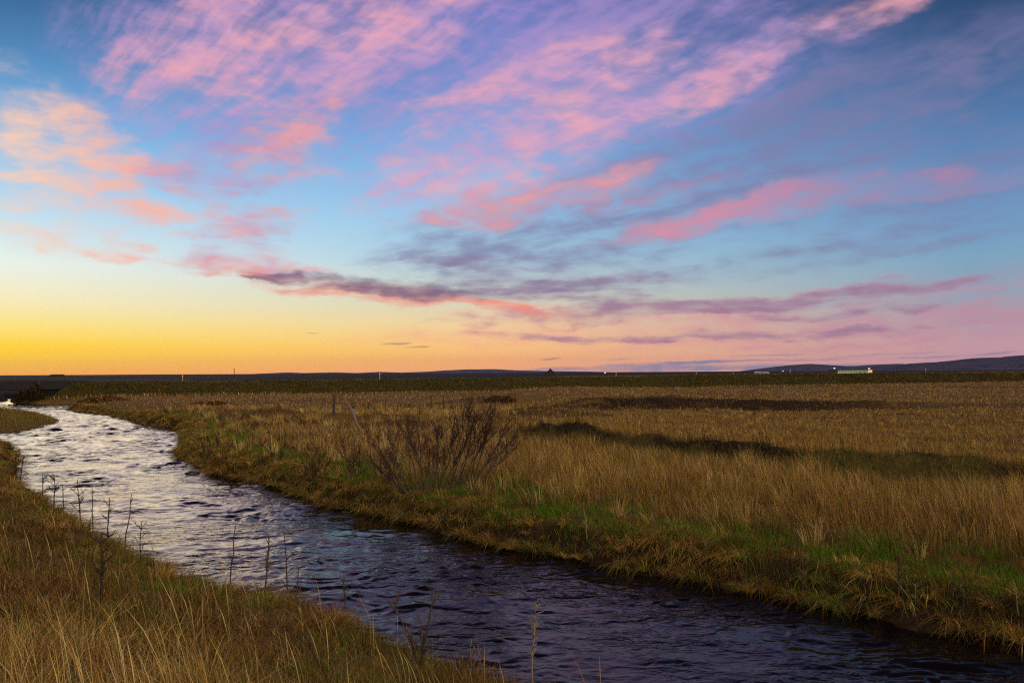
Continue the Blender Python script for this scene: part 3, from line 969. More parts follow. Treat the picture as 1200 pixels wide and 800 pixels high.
L = leaning(x, y, h, .3, 99)
g5 = link('distant_grass', blade_mesh('distant_grass', np.stack([x, y, z - .02], 1), h, w_, L, h * .15, col), GRASS_M)
tag(g5, 'distant tufts of tan grass with dark heath running up to the road embankment', 'grass', None, 'stuff')

# --- rough dark grass on the embankment's slope
n_ = 60000
u_ = RNG.random(n_) ** 1.3
x = -58 + u_ * 260
tt = RNG.uniform(-1.2, 3.95, n_)
y = 124 + .42 * x + 1.085 * tt
x, y = x + RNG.normal(0, .3, n_), y + RNG.normal(0, .15, n_)
k = (np.abs(np.arctan2(x, y)) < .79) & (x > -57.3)
x, y, tt = x[k], y[k], tt[k]
n_ = len(x)
z = look(x, y, ['z'])[0]
r = np.hypot(x, y)
pat = fbm(x, y * 1.5, 7, 4, 104)
h = RNG.uniform(.16, .38, n_) * (1 + .5 * pat)
east = sstep(10, 90, x)
col = pick(dict(moss=1.3 - .5 * east, olive=.55 - .3 * east, brown=.7 + .2 * east, dark=.55 + .5 * east + .9 * np.maximum(pat, 0), tan=.06 + .5 * (tt < -.4), rust=.16), n_, .2)
g8 = link('embankment_grass', blade_mesh('embankment_grass', np.stack([x, y, z - .03], 1), h, .055 * (r / 110) ** .8 * RNG.uniform(.5, 1.5, n_), leaning(x, y, h, .3, 105), h * .15, col), GRASS_M)
tag(g8, 'dark olive rough grass on the long road embankment', 'grass', None, 'stuff')

# --- the islet in the river
x, y, r = scatter(60000, 44, 90, -46, -24, 1.3)
z, sd, isl = look(x, y, ['z', 'sd', 'isl'])
k = (isl > .5) & (sd > .15)
x, y, r, z, sd = (v[k] for v in (x, y, r, z, sd))
n_ = len(x)
pat = fbm(x, y, 4, 3, 101)
rise = sstep(3.0, 6.0, sd + pat) * (y > 58)
h = (.14 + .14 * RNG.random(n_)) * (1 + 1.5 * rise)
col = pick(dict(olive=1.2 * (1 - rise), rust=.6, tan=.5, brown=.8, dark=1.2 * rise, red=.7 * rise, green=.25 * (1 - rise)), n_)
g6 = link('islet_grass', blade_mesh('islet_grass', np.stack([x, y, z - .02], 1), h, .022 * RNG.uniform(.5, 1.5, n_), leaning(x, y, h, .3, 103), h * .15, col), GRASS_M)
tag(g6, 'brown and olive grass on the low islet at the left edge', 'grass', None, 'stuff')
print('blades', [len(o.data.polygons) // 3 for o in (g1, g2, g3, g4, g5, g6, g7)])

# ------------------------------------------------------------------ small builders
def ground_z(x, y):
    return float(look(np.array([x]), np.array([y]), ['z'])[0][0])


def ground_at(px, py, z0=0.7, near=False):
    """Where the sight line through a place of the photograph meets the modelled ground (base of a plant or post)."""
    d = ray(px, py)
    t = np.concatenate([np.arange(2.5, 40, .02), np.arange(40, 200, .1)])
    x_, y_, z_ = CAM.x + d.x * t, CAM.y + d.y * t, CAM.z + d.z * t
    gz_, sd_g, lf_ = look(x_, y_, ['z', 'sd', 'left'])
    hit = np.nonzero(z_ <= np.maximum(gz_, 0.0))[0]
    i = int(hit[0]) if len(hit) else len(t) - 1
    if sd_g[i] < .12:                                   # over water: step back to the bank the plant grows on
        ok = np.nonzero((sd_g > .12) & ((np.arange(len(t)) < i) if near else (np.arange(len(t)) > i)))[0]
        if len(ok):
            i = int(ok[-1] if near else ok[0])
    return Vector((x_[i], y_[i], gz_[i]))


class Tubes:
    """Collects tapered tubes and blocks, then links them as one mesh."""

    def __init__(self):
        self.v, self.q, self.t = [], [], []

    def tube(self, pts, rad, sides=5):
        pts = [Vector(p_) for p_ in pts]
        n0 = len(self.v)
        for i, p_ in enumerate(pts):
            d = (pts[min(i + 1, len(pts) - 1)] - pts[max(i - 1, 0)]).normalized()
            a = d.orthogonal().normalized()
            b_ = d.cross(a)
            r_ = rad[i] if hasattr(rad, '__len__') else rad
            for k in range(sides):
                c_ = 2 * math.pi * k / sides
                self.v.append(p_ + (a * math.cos(c_) + b_ * math.sin(c_)) * r_)
        for i in range(len(pts) - 1):
            for k in range(sides):
                k2 = (k + 1) % sides
                self.q.append((n0 + i * sides + k, n0 + i * sides + k2, n0 + (i + 1) * sides + k2, n0 + (i + 1) * sides + k))
        e = n0 + (len(pts) - 1) * sides
        for k in range(1, sides - 1):
            self.t.append((e, e + k, e + k + 1))
            self.t.append((n0, n0 + k + 1, n0 + k))

    def box(self, lo, hi, M=None, taper=None):
        n0 = len(self.v)
        for zz in (lo[2], hi[2]):
            for (xx, yy) in ((lo[0], lo[1]), (hi[0], lo[1]), (hi[0], hi[1]), (lo[0], hi[1])):
                p_ = Vector((xx, yy, zz))
                self.v.append(M @ p_ if M else p_)
        for f in ((0, 3, 2, 1), (4, 5, 6, 7), (0, 1, 5, 4), (1, 2, 6, 5), (2, 3, 7, 6), (3, 0, 4, 7)):
            self.q.append(tuple(n0 + i for i in f))

    def quad(self, a, b_, c_, d):
        n0 = len(self.v)
        self.v += [Vector(a), Vector(b_), Vector(c_), Vector(d)]
        self.q.append((n0, n0 + 1, n0 + 2, n0 + 3))

    def build(self, name, m, parent=None, smooth=False, origin=None):
        off = origin if origin is not None else (parent.matrix_world.translation if parent is not None else Vector((0, 0, 0)))
        V = np.array([list(v_) for v_ in self.v]) - np.array(list(off))
        me = np_mesh(name, V, self.q if self.q else None, self.t if self.t else None, smooth)
        o = link(name, me, m, parent)
        if parent is None and origin is not None:
            o.location = origin
        return o


M_STALK = plain('dead_stalk', (.060, .038, .027), .85, .35, 30)
M_PALE = plain('pale_stalk', (.24, .185, .12), .85, .35, 40)
M_DARKS = plain('dark_stalk', (.040, .025, .018), .9, .3, 30)
M_UMBEL = plain('seed_head', (.13, .095, .065), .9, .3, 60)
M_BARK = plain('grey_bark', (.062, .048, .044), .85, .4, 25)
M_TWIG = plain('red_brown_twig', (.070, .032, .022), .85, .35, 12)
M_POST = plain('weathered_post', (.16, .14, .125), .9, .35, 14)
M_POSTD = plain('dark_post', (.045, .042, .040), .9, .3, 14)
M_WIRE = plain('fence_wire', (.10, .10, .10), .5, .1, 5, .8)
M_STONE = plain('wet_stone', (.018, .014, .013), .35, .5, 5, 0, .6, .6)
M_CONC = plain('concrete', (.020, .020, .022), .9, .3, 1.5, 0, .3)
M_CONCD = plain('dark_concrete', (.008, .009, .010), .9, .4, .9, 0, .3)  # darker concrete tone for abutments, wing wall and doors
M_STEEL = plain('galvanised_steel', (.050, .050, .055), .7, .2, 2.0, .2)
M_YEL = plain('yellow_marker', (.42, .29, .12), .6, .08, 3)
M_WHITE = plain('white_paint', (.74, .74, .73), .6, .08, .8)
M_SHED = plain('pale_sheet_metal', (.40, .41, .43), .6, .1, .8)
M_ROOF = plain('dark_roof', (.035, .03, .03), .7, .2, .6)
M_DWALL = plain('dark_wall', (.030, .026, .028), .85, .25, .5)
M_ASPH = plain('asphalt', (.035, .034, .036), .9, .3, 3.0)


def wiggle(a, b_, n_, amt):
    a, b_ = Vector(a), Vector(b_)
    L_ = (b_ - a).length
    out_ = []
    o_ = Vector((0, 0, 0))
    for i in range(n_ + 1):
        t = i / n_
        if 0 < i:
            o_ += Vector((random.gauss(0, 1), random.gauss(0, 1), random.gauss(0, .4))) * amt * L_ / n_
        out_.append(a.lerp(b_, t) + o_ * t)
    return out_


# ------------------------------------------------------------------ dead stalks on both banks
NB = 'dead stalks on the near bank'
FB = 'dead stalks on the far bank'


def stalk(name, label, base, tip, style, m, rad=.009, group='dead stalks along the river', depth=0.0, z0=.7):
    """style: bare, umbel, twiggy, fork, tuft."""
    g = ground_at(base[0], base[1], z0, group == NB)
    T = at_y(tip[0], tip[1], g.y + depth)
    root = empty(name, g - Vector((0, 0, .05)))
    bpy.context.view_layer.update()
    tag(root, label, 'dead plant', group)
    st = Tubes()
    P0 = g - Vector((0, 0, .05))
    pts = wiggle(P0, T, 7, .10)
    n_ = len(pts)
    rad *= 1.3 if rad < .013 else 1.0
    st.tube(pts, [rad * (1 - .55 * i / (n_ - 1)) for i in range(n_)], 6)
    H = (T - P0).length
    tw = Tubes()
    if style in ('twiggy', 'fork'):
        for k in range(9 if style == 'twiggy' else 6):
            i = random.randint(3, n_ - 2)
            a_ = random.uniform(0, 2 * math.pi)
            L_ = H * random.uniform(.12, .30)
            e_ = pts[i] + Vector((math.cos(a_) * L_ * .7, math.sin(a_) * L_ * .5, L_ * random.uniform(.45, .9)))
            q = wiggle(pts[i], e_, 4, .18)
            tw.tube(q, [rad * .5, rad * .42, rad * .36, rad * .3, rad * .2], 4)
            for _ in range(2):
                e2 = q[2] + Vector((random.uniform(-1, 1), random.uniform(-.6, .6), random.uniform(.2, 1.0))) * L_ * .4
                tw.tube([q[2], q[2].lerp(e2, .5) + Vector((0, 0, .01)), e2], [rad * .3, rad * .25, rad * .15], 4)
        so_ = st.build('stem', m, root, True)
        tw.build('twigs', m, root, True)
    elif style == 'umbel':
        for k in (3, 4, 5, 5):
            a_ = random.uniform(0, 2 * math.pi)
            e_ = pts[k] + Vector((math.cos(a_), .5 * math.sin(a_), .9)) * H * .11
            st.tube([pts[k], pts[k].lerp(e_, .6), e_], [rad * .5, rad * .4, rad * .25], 4)
        st.build('stem', m, root, True)
        for k in range(16):
            a_ = 2 * math.pi * k / 16 + random.uniform(-.2, .2)
            s_ = random.uniform(.5, 1.0) * H * .13
            e_ = T + Vector((math.cos(a_) * s_, math.sin(a_) * s_, H * .06 * random.uniform(.4, 1.1)))
            tw.tube([T, e_], [.0032, .0026], 4)
            for _ in range(5):
                c_ = e_ + Vector((random.gauss(0, 1), random.gauss(0, 1), random.gauss(0, .6))) * H * .014
                tw.tube([c_ - Vector((0, 0, .006)), c_, c_ + Vector((0, 0, .006))], [.001, .009, .001], 5)
        tw.build('seed_head', M_UMBEL, root, True)
    elif style == 'tuft':
        st.build('stem', m, root, True)
        for k in range(26):
            t = random.uniform(.55, 1.0)
            i = t * (n_ - 1)
            p_ = pts[int(i)].lerp(pts[min(int(i) + 1, n_ - 1)], i % 1)
            e_ = p_ + Vector((random.gauss(0, 1) * .35, random.gauss(0, 1) * .3, random.uniform(.2, 1))) * H * .08
            tw.tube([p_, p_.lerp(e_, .5), e_], [rad * .5, rad * .55, rad * .2], 4)
        tw.build('seed_head', M_UMBEL if m is not M_PALE else M_PALE, root, True)
    else:
        for k in range(3):
            i = random.randint(2, n_ - 2)
            e_ = pts[i] + Vector((random.uniform(-1, 1) * .5, random.uniform(-.4, .4), .8)) * H * .10
            st.tube([pts[i], e_], [rad * .5, rad * .25], 4)
        st.build('stem', m, root, True)
    return root


NB = 'dead stalks on the near bank'
FB = 'dead stalks on the far bank'
for (label, b_, t_, style, m_, r_, grp) in [
    ('dark branching dead stalk standing alone in the brown grass of the left slope', (119, 706), (120, 622), 'twiggy', M_DARKS, .016, NB),
    ('straight bare dead stalk, left of the umbel stalks at the water', (269, 671), (272, 617), 'bare', M_STALK, .011, NB),
    ('brown dead stalk with a small spiky head, left beside the round-headed stalk', (309, 694), (311, 629), 'tuft', M_STALK, .012, NB),
    ('dead stalk topped by the largest round umbel seed head', (338, 696), (340, 626), 'umbel', M_STALK, .011, NB),
    ('short leaning bare stick at the foot of the round-headed stalk', (342, 695), (348, 665), 'bare', M_STALK, .009, NB),
    ('pale slender stalk with a dark seed head, right of the round-headed stalk', (404, 727), (403, 671), 'tuft', M_STALK, .008, NB),
    ('thick pale tan stalk at the bottom edge beside the dark water', (624, 815), (627, 708), 'tuft', M_PALE, .013, NB),
    ('dark bent twig lying aslant in the grass at the bottom edge', (392, 803), (357, 740), 'bare', M_DARKS, .009, NB),
    ('thin straw-coloured stalk furthest right in the pale cluster at the bank corner', (569, 790), (565, 753), 'bare', M_PALE, .005, NB),
    ('forked straw-coloured stalk in the pale cluster at the bank corner', (551, 790), (553, 748), 'fork', M_PALE, .006, NB),
    ('short bleached stalk leftmost in the pale cluster at the bank corner', (541, 786), (543, 765), 'fork', M_PALE, .005, NB),
    ('left one of the tall stalk pair by the left edge against bright water', (16.5, 562), (18, 532), 'twiggy', M_DARKS, .024, NB),
    ('right one of the tall stalk pair by the left edge against bright water', (23, 563), (25, 533), 'twiggy', M_DARKS, .020, NB),
    ('curved dark stalk, first right of the tall pair against bright water', (51, 581), (49, 556), 'twiggy', M_DARKS, .016, NB),
    ('dark stalk with a spread top, second right of the tall pair', (63, 582), (65, 555), 'twiggy', M_DARKS, .017, NB),
    ('thin short dark stalk, third right of the tall pair', (75, 592), (76, 568), 'bare', M_DARKS, .011, NB),
    ('thick dark stalk with a crooked left arm against bright water', (95, 598), (93, 562), 'twiggy', M_DARKS, .017, NB),
    ('very thin upright stalk right of the crooked-armed one', (110, 603), (110, 570), 'bare', M_DARKS, .010, NB),
    ('low leaning stalk between the thin upright and the curved lone stalk', (125, 607), (129, 583), 'fork', M_DARKS, .012, NB),
    ('tall curved dark stalk leaning right over the bright river', (145, 617), (151, 578), 'bare', M_DARKS, .014, NB),
    ('small faint stalk on the bank where the slope bends, right of the curved one', (165, 628), (165, 609), 'fork', M_DARKS, .009, NB),
    ('slanting black stick leaning left below the tall grass right of the bush', (629, 622), (620, 577), 'bare', M_DARKS, .015, FB),
    ('dark forked stalk with pale tips rising out of a sedge tussock', (650, 642), (648, 611), 'fork', M_DARKS, .013, FB),
    ('left pale-forked dead stalk of the close pair above the far sedge', (679, 634), (676, 597), 'fork', M_BARK, .012, FB),
    ('right straight pale stalk of the close pair above the far sedge', (688, 632), (686, 596), 'bare', M_PALE, .010, FB),
    ('short thick black stake standing in the far sedge at the waterline', (701, 657), (701, 612), 'bare', M_DARKS, .014, FB),
    ('thin pale stalk amid green sward right of the black stake', (787, 667), (786, 634), 'bare', M_PALE, .005, FB),
    ('tall dark branching stalk over the bare gap in the far bank', (934, 708), (924, 632), 'twiggy', M_DARKS, .015, FB),
    ('grey twiggy stalk close right of the tall dark branching stalk', (946, 704), (940, 652), 'twiggy', M_BARK, .011, FB),
    ('leaning pale stalk right of the grey twiggy one', (952, 690), (958, 655), 'bare', M_PALE, .006, FB),
    ('brown upright stalk beside the slanted bleached stick', (1053, 712), (1053, 648), 'twiggy', M_STALK, .011, FB),
    ('slanted bleached stick leaning left over green sward', (1069, 704), (1043, 666), 'bare', M_PALE, .007, FB),
    ('stubby pale stalk at the foot of the slanted bleached stick', (1072, 711), (1074, 684), 'fork', M_PALE, .007, FB),
    ('faint brown stalk between the stubby pale one and the right edge', (1122, 722), (1120, 672), 'twiggy', M_STALK, .009, FB),
    ('pale stalk closest to the right edge on the far bank', (1194, 722), (1189, 682), 'fork', M_PALE, .008, FB),
]:
    stalk('umbel_stalk' if style == 'umbel' else 'dead_stalk', label, b_, t_, style, m_, r_, grp)


# ------------------------------------------------------------------ bare willows and low shrubs
def willow(label, stems, m_stem, m_twig, rad, z0=.7, group=None, name='willow_shrub', twig=.0042, spread=.5, sub=6, low=2):
    near = z0 < .65
    g0 = ground_at(*stems[len(stems) // 2][0], z0, near)
    root = empty(name, g0)
    bpy.context.view_layer.update()
    tag(root, label, 'shrub', group)
    for (b_, t_) in stems:
        g = ground_at(b_[0], b_[1], z0, near)
        g.y = g0.y + (g.y - g0.y) * .6
        dy = random.uniform(-spread, spread)
        B_ = at_y(b_[0], b_[1], g.y)
        B_.z = min(B_.z, ground_z(B_.x, B_.y)) - .04
        T_ = at_y(t_[0], t_[1], g0.y + dy)
        mid = B_.lerp(T_, .45) + Vector((-(T_.x - B_.x) * .10, 0, -(T_.z - B_.z) * .03))
        pts = [p_ for p_ in wiggle(B_, mid, 5, .20)]
        pts += wiggle(pts[-1], T_, 6, .22)[1:]
        n_ = len(pts)
        st = Tubes()
        R_ = rad * random.uniform(.75, 1.2)
        st.tube(pts, [R_ * (1 - .75 * (i / (n_ - 1)) ** .8) + .003 for i in range(n_)], 6)
        tw = Tubes()
        H = (T_ - B_).length
        axis = (T_ - B_).normalized()
        for k in range(sub):
            i = random.randint(low, n_ - 2)
            s_ = 1 - i / n_
            L_ = H * random.uniform(.22, .42) * (.55 + s_ * .7)
            d_ = (axis * 1.3 + Vector((random.gauss(0, .55), random.gauss(0, .5), random.uniform(.1, .6)))).normalized()
            q = wiggle(pts[i], pts[i] + d_ * L_, 6, .16)
            st.tube(q, [R_ * .45 * (1 - .12 * j) for j in range(7)], 5)
            for _ in range(8):
                j = random.randint(1, 5)
                d2 = (d_ + Vector((random.gauss(0, .6), random.gauss(0, .5), random.uniform(.0, .7)))).normalized()
                l2 = L_ * random.uniform(.25, .6)
                q2 = wiggle(q[j], q[j] + d2 * l2, 4, .16)
                tw.tube(q2, [twig, twig * .9, twig * .75, twig * .6, twig * .4], 4)
                for _ in range(3):
                    d3 = (d2 + Vector((random.gauss(0, .7), random.gauss(0, .6), random.uniform(.0, .6)))).normalized()
                    e3 = q2[2] + d3 * l2 * random.uniform(.3, .7)
                    tw.tube([q2[2], q2[2].lerp(e3, .5), e3], [twig * .6, twig * .5, twig * .3], 3)
        so_ = st.build('stem', m_stem, root, True)
        tw.build('twigs', m_twig, so_, True, root.location)
    return root


WILLOW = [((488, 592), (434, 516)), ((489, 590), (450, 506)), ((491, 591), (466, 500)), ((493, 592), (482, 502)), ((495, 592), (494, 492)),
          ((486, 590), (424, 532)), ((502, 588), (520, 492)), ((508, 580), (512, 500)), ((513, 578), (536, 484)), ((518, 577), (550, 476)),
          ((525, 577), (564, 471)), ((531, 578), (574, 474)), ((545, 575), (587, 482)), ((553, 574), (600, 490)), ((557, 574), (606, 505)), ((536, 576), (556, 488)), ((541, 576), (578, 490)), ((486, 591), (438, 545)), ((487, 590), (458, 530)), ((499, 590), (505, 520)), ((510, 579), (527, 512)),
          ((528, 577), (548, 505)), ((548, 575), (596, 515)), ((556, 574), (612, 520)), ((551, 575), (575, 500))]
willow('large bare many-stemmed willow shrub leaning right on the far bank', WILLOW, M_BARK, M_TWIG, .020, .7, None, 'willow_shrub', .0044, .6, 8, 5)
SH = 'small bare shrubs by the river'
for label, stems, r_ in [
    ('slender bare reddish shrub on the far bank just left of the large willow', [((415, 566), (414, 512)), ((417, 567), (424, 520)), ((413, 567), (405, 522))], .011),
    ('dark small bare shrub on the far bank above the olive sward left of the willow', [((366, 574), (366, 520)), ((364, 574), (356, 527)), ((368, 574), (378, 524)), ((370, 574), (385, 538))], .011),
    ('wiry dark shrub at the river bend near the short fence post', [((245, 541), (243, 505)), ((241, 541), (234, 512)), ((250, 543), (256, 508)), ((262, 545), (268, 512))], .013),
    ('reddish wiry shrub in pale grass between the bend and the dark small shrub', [((320, 548), (318, 508)), ((325, 549), (333, 512)), ((312, 547), (303, 514))], .012),
    ('dark twiggy shrub in the meadow behind the pale leaning pole', [((446, 522), (440, 493)), ((455, 522), (456, 490)), ((465, 523), (470, 492)), ((475, 523), (484, 496)), ((437, 521), (428, 498))], .016),
    ('low dark twiggy shrub in the meadow right behind the willow crown', [((612, 512), (606, 488)), ((620, 512), (622, 486)), ((628, 513), (636, 492))], .015),
]:
    willow(label, stems, M_TWIG, M_TWIG, r_, .7, SH, 'bare_shrub', .005, .4, 5)
fork = [((488, 776), (461, 706)), ((489, 778), (499, 742)), ((490, 778), (512, 700)), ((497, 782), (494, 742)), ((489, 778), (478, 745))]
willow('small grey forked shrub at the edge of the near bank over dark water', fork, M_STALK, M_UMBEL, .010, .6, None, 'bare_shrub', .0022, .08, 5)

# leafy low shrubs far off
LEAF_M = blade_mat('leaf_flakes', .25)


def low_shrub(label, px, py, wpx, hpx, n_, pal, group='low shrubs by the road embankment', z0=.75):
    g = ground_at(px, py, z0)
    d = g.y
    W_, H_ = wpx / F_PX * d * .5, hpx / F_PX * d
    root = empty('low_shrub', g)
    bpy.context.view_layer.update()
    tag(root, label, 'shrub', group)
    st = Tubes()
    for k in range(9):
        a_ = random.uniform(-1, 1)
        e_ = g + Vector((a_ * W_ * .8, random.uniform(-.6, .6) * W_ * .5, H_ * random.uniform(.5, .95) * (1 - .4 * abs(a_))))
        st.tube(wiggle(g + Vector((a_ * W_ * .3, 0, -.05)), e_, 4, .15), [.03, .025, .02, .014, .008], 5)
    st.build('stems', M_TWIG, root, True)
    a_ = RNG.random(n_) * 2 * np.pi
    q = np.sqrt(RNG.random(n_))
    x_, y_ = q * np.cos(a_) * W_, q * np.sin(a_) * W_ * .55
    top = H_ * np.sqrt(np.maximum(1 - q ** 2, .03)) * (.75 + .45 * fbm(x_ + g.x, y_ + g.y, W_ * .5, 3, 120))
    z_ = top * (1 - .7 * RNG.random(n_) ** 2)
    hh = RNG.uniform(.10, .24, n_)
    LL = np.stack([RNG.standard_normal(n_), RNG.standard_normal(n_)], 1) * hh[:, None] * .7
    me = blade_mesh('foliage', np.stack([x_, y_, z_ - .05], 1), hh, hh * .55, LL, hh * .1, pick(pal, n_, .3))
    link('foliage', me, LEAF_M, root)


DK = dict(dark=1, brown=.6, red=.35)
low_shrub('dark bush growing against the bridge abutment at far left', 40, 470, 26, 22, 1600, dict(dark=1, moss=.25, brown=.2))
low_shrub('small dark bush between abutment and embankment reeds', 24, 470, 18, 14, 900, dict(dark=1, brown=.3))
low_shrub('reddish brown shrub patch at the embankment foot behind the river spit', 122, 471, 60, 7, 2000, dict(red=.6, brown=1.0, tan=.3, dark=.3))
low_shrub('low purple brown shrub in the meadow beyond the short fence post', 246, 474, 46, 4, 1000, dict(red=.6, dark=.5, brown=.8, tan=.3))
low_shrub('dark rounded shrub in the meadow above the willow crown', 586, 472, 40, 8, 1600, dict(dark=.8, brown=.9, red=.4, tan=.15))

# ------------------------------------------------------------------ stones and mats in the river
def stone(label, px, py, wpx, hpx, m_, name='river_stone'):
    v = at(px, py, 0)
    W_, H_ = wpx / F_PX * v.y * .5, hpx / F_PX * v.y
    bm = bmesh.new()
    bmesh.ops.create_icosphere(bm, subdivisions=3, radius=1)
    for q in bm.verts:
        k = 1 + .35 * mnoise.noise(q.co * 1.4 + Vector((px, py, 0)))
        q.co = Vector((q.co.x * W_ * k, q.co.y * W_ * .75 * k, q.co.z * H_ * k))
    me = bpy.data.meshes.new(name)
    bm.to_mesh(me)
    bm.free()
    for q in me.polygons:
        q.use_smooth = True
    tag(link(name, me, m_, None, v + Vector((0, 0, H_ * .25))), label, 'stone', 'stones in the river')


M_MOSS = plain('wet_moss', (.020, .035, .008), .8, .5, 12, 0, .6)
stone('flat dark stone in bright water beside the river bend', 226, 555, 17, 3.0, M_STONE)
stone('dark stone close to the shore at the inner corner of the bend', 171, 503, 7, 2.6, M_STONE)
stone('smaller dark stone right of the one at the inner corner', 191, 504, 6, 2.2, M_STONE)
stone('green mossy stone by the far waterline left below the willow', 405, 602, 11, 3, M_MOSS)

# ------------------------------------------------------------------ fence across the meadow
FENCE = [(258, 499), (391, 488), (452, 484), (505, 481), (520, 480.3), (566, 478), (604, 476.5)]
fg = [ground_at(*q) for q in FENCE]
fr_ = empty('wire_fence', fg[1])
bpy.context.view_layer.update()
tag(fr_, 'old wire fence with uneven wooden posts crossing the meadow', 'fence')
tops = []
for i, (q, g) in enumerate(zip(FENCE, fg)):
    hh = [.70, 1.12, 1.0, 1.05, 1.05, 1.05, 1.05][i]
    rr_ = [.065, .062, .035, .035, .05, .035, .035][i]
    tb = Tubes()
    tp = g + Vector((random.uniform(-.04, .04), 0, hh))
    tb.tube([g - Vector((0, 0, .1)), g.lerp(tp, .5), tp - Vector((0, 0, .02)), tp], [rr_, rr_ * .96, rr_ * .94, rr_ * .8], 8)
    po = tb.build('post', M_POSTD, fr_, False)
    tops.append(tp)
wi = Tubes()
for lv in (.35, .62, .9):
    for a_, b_ in zip(range(len(fg) - 1), range(1, len(fg))):
        A_, B_ = fg[a_].lerp(tops[a_], lv), fg[b_].lerp(tops[b_], lv)
        wi.tube([A_, A_.lerp(B_, .5) - Vector((0, 0, .06)), B_], .006, 4)
wi.build('wire', M_WIRE, fr_)

# the pale leaning pole nearer the river
g = ground_at(423, 513)
pr_ = empty('leaning_pole', g)
bpy.context.view_layer.update()
tag(pr_, 'pale weathered crooked pole leaning left in the meadow', 'pole')
tb = Tubes()
tb.tube([g - Vector((0, 0, .1)), at_y(423, 505, g.y), at_y(417, 494, g.y), at_y(413, 481, g.y), at_y(411, 478, g.y)], [.05, .06, .055, .07, .04], 8)
tb.build('shaft', M_POST, pr_, True)
tb = Tubes()
tb.tube([at_y(412, 479, g.y), at_y(409, 475, g.y), at_y(402.5, 464, g.y)], [.02, .016, .010], 6)
tb.build('rod', M_PALE, pr_, True)

# ------------------------------------------------------------------ road, bridge and roadside things on the embankment
UD = Vector((1, .42, 0)).normalized()           # along the road
ND = Vector((-UD.y, UD.x, 0))                   # across it, away from the viewer
RA = math.atan2(UD.y, UD.x)


def road_pt(px, t, z):
    """Where the sight line through a column of the photograph crosses the road line t metres past the embankment's foot."""
    d = ray(px, 440)
    k = d.x / d.y
    y = (124 + t * 1.085) / (1 - .42 * k)
    return Vector((k * y, y, z))


xs = np.concatenate([np.linspace(-75, 160, 120), np.linspace(170, 900, 40)])
V, Q = [], []
for i, xx in enumerate(xs):
    for t in (4.3, 6.1, 7.9, 9.7, 11.6):
        yy = 124 + .42 * xx + 1.085 * t
        V.append((xx, yy, dike_top(xx) + .02 + (.03 if t == 7.9 else 0)))
road = link('road', np_mesh('road', np.array(V), grid_quads(len(xs), 5), None, True), M_ASPH)
tag(road, 'dark asphalt road on top of the embankment', 'road', None, 'structure')

BO = Vector((-66.0, 124 + .42 * -66.0 + 1.085 * 7.9, 0))
BM = Matrix.Translation(BO) @ Matrix.Rotation(RA, 4, 'Z')
br = empty('road_bridge', BO)
bpy.context.view_layer.update()
tag(br, 'small dark concrete road bridge over the river at the left edge', 'bridge')


def bbox(name, boxes, m_, parent=None):
    tb_ = Tubes()
    for lo, hi in boxes:
        tb_.box(lo, hi, BM)
    return tb_.build(name, m_, parent or br)


bbox('deck', [((-7.5, -4.4, 1.72), (9.0, 4.4, 2.40))], M_CONC)
bbox('abutment', [((2.9, -4.1, -1.0), (8.6, 4.1, 1.72))], M_CONCD)
bbox('abutment', [((-8.4, -4.1, -1.0), (-4.6, 4.1, 1.72))], M_CONCD)
bbox('wing_wall', [((2.9, -6.6, -.6), (3.3, -4.1, 1.55))], M_CONCD)
for s_ in (-1, 1):
    pp = bbox('parapet', [((-7.5, s_ * 4.22 - .15, 2.405), (9.0, s_ * 4.22 + .15, 2.80))], M_CONC)
    tb_ = Tubes()
    for k in range(8):
        tb_.box((-7.2 + k * 2.25, s_ * 4.22 - .05, 2.802), (-7.1 + k * 2.25, s_ * 4.22 + .05, 3.1), BM)
    tb_.box((-7.5, s_ * 4.22 - .06, 3.102), (9.0, s_ * 4.22 + .06, 3.18), BM)
    tb_.build('railing', M_STEEL, pp, False, br.location)

# steel guard rail along the near edge of the road
gr_ = empty('guard_rail', road_pt(150, 4.6, 2.45))
bpy.context.view_layer.update()
tag(gr_, 'long low steel guard rail along the road right of the bridge', 'guard rail')
tb = Tubes()
a_, b_ = road_pt(79, 4.6, 2.5), road_pt(222, 4.6, 2.5)
a_.z, b_.z = dike_top(a_.x) + .30, dike_top(b_.x) + .24
for i in range(24):
    p_, q_ = a_.lerp(b_, i / 24), a_.lerp(b_, (i + 1) / 24)
    nn = ND * .04
    tb.quad(p_ + Vector((0, 0, -.14)), q_ + Vector((0, 0, -.14)), q_ - nn, p_ - nn)
    tb.quad(p_ - nn, q_ - nn, q_ + Vector((0, 0, .14)), p_ + Vector((0, 0, .14)))
tb.build('rail', M_STEEL, gr_)
for i in range(13):
    p_ = a_.lerp(b_, (i + .2) / 12.4)
    tb = Tubes()
    tb.box(p_ + Vector((-.05, .03, -.6)), p_ + Vector((.05, .13, .12)))
    tb.build('post', M_STEEL, gr_)

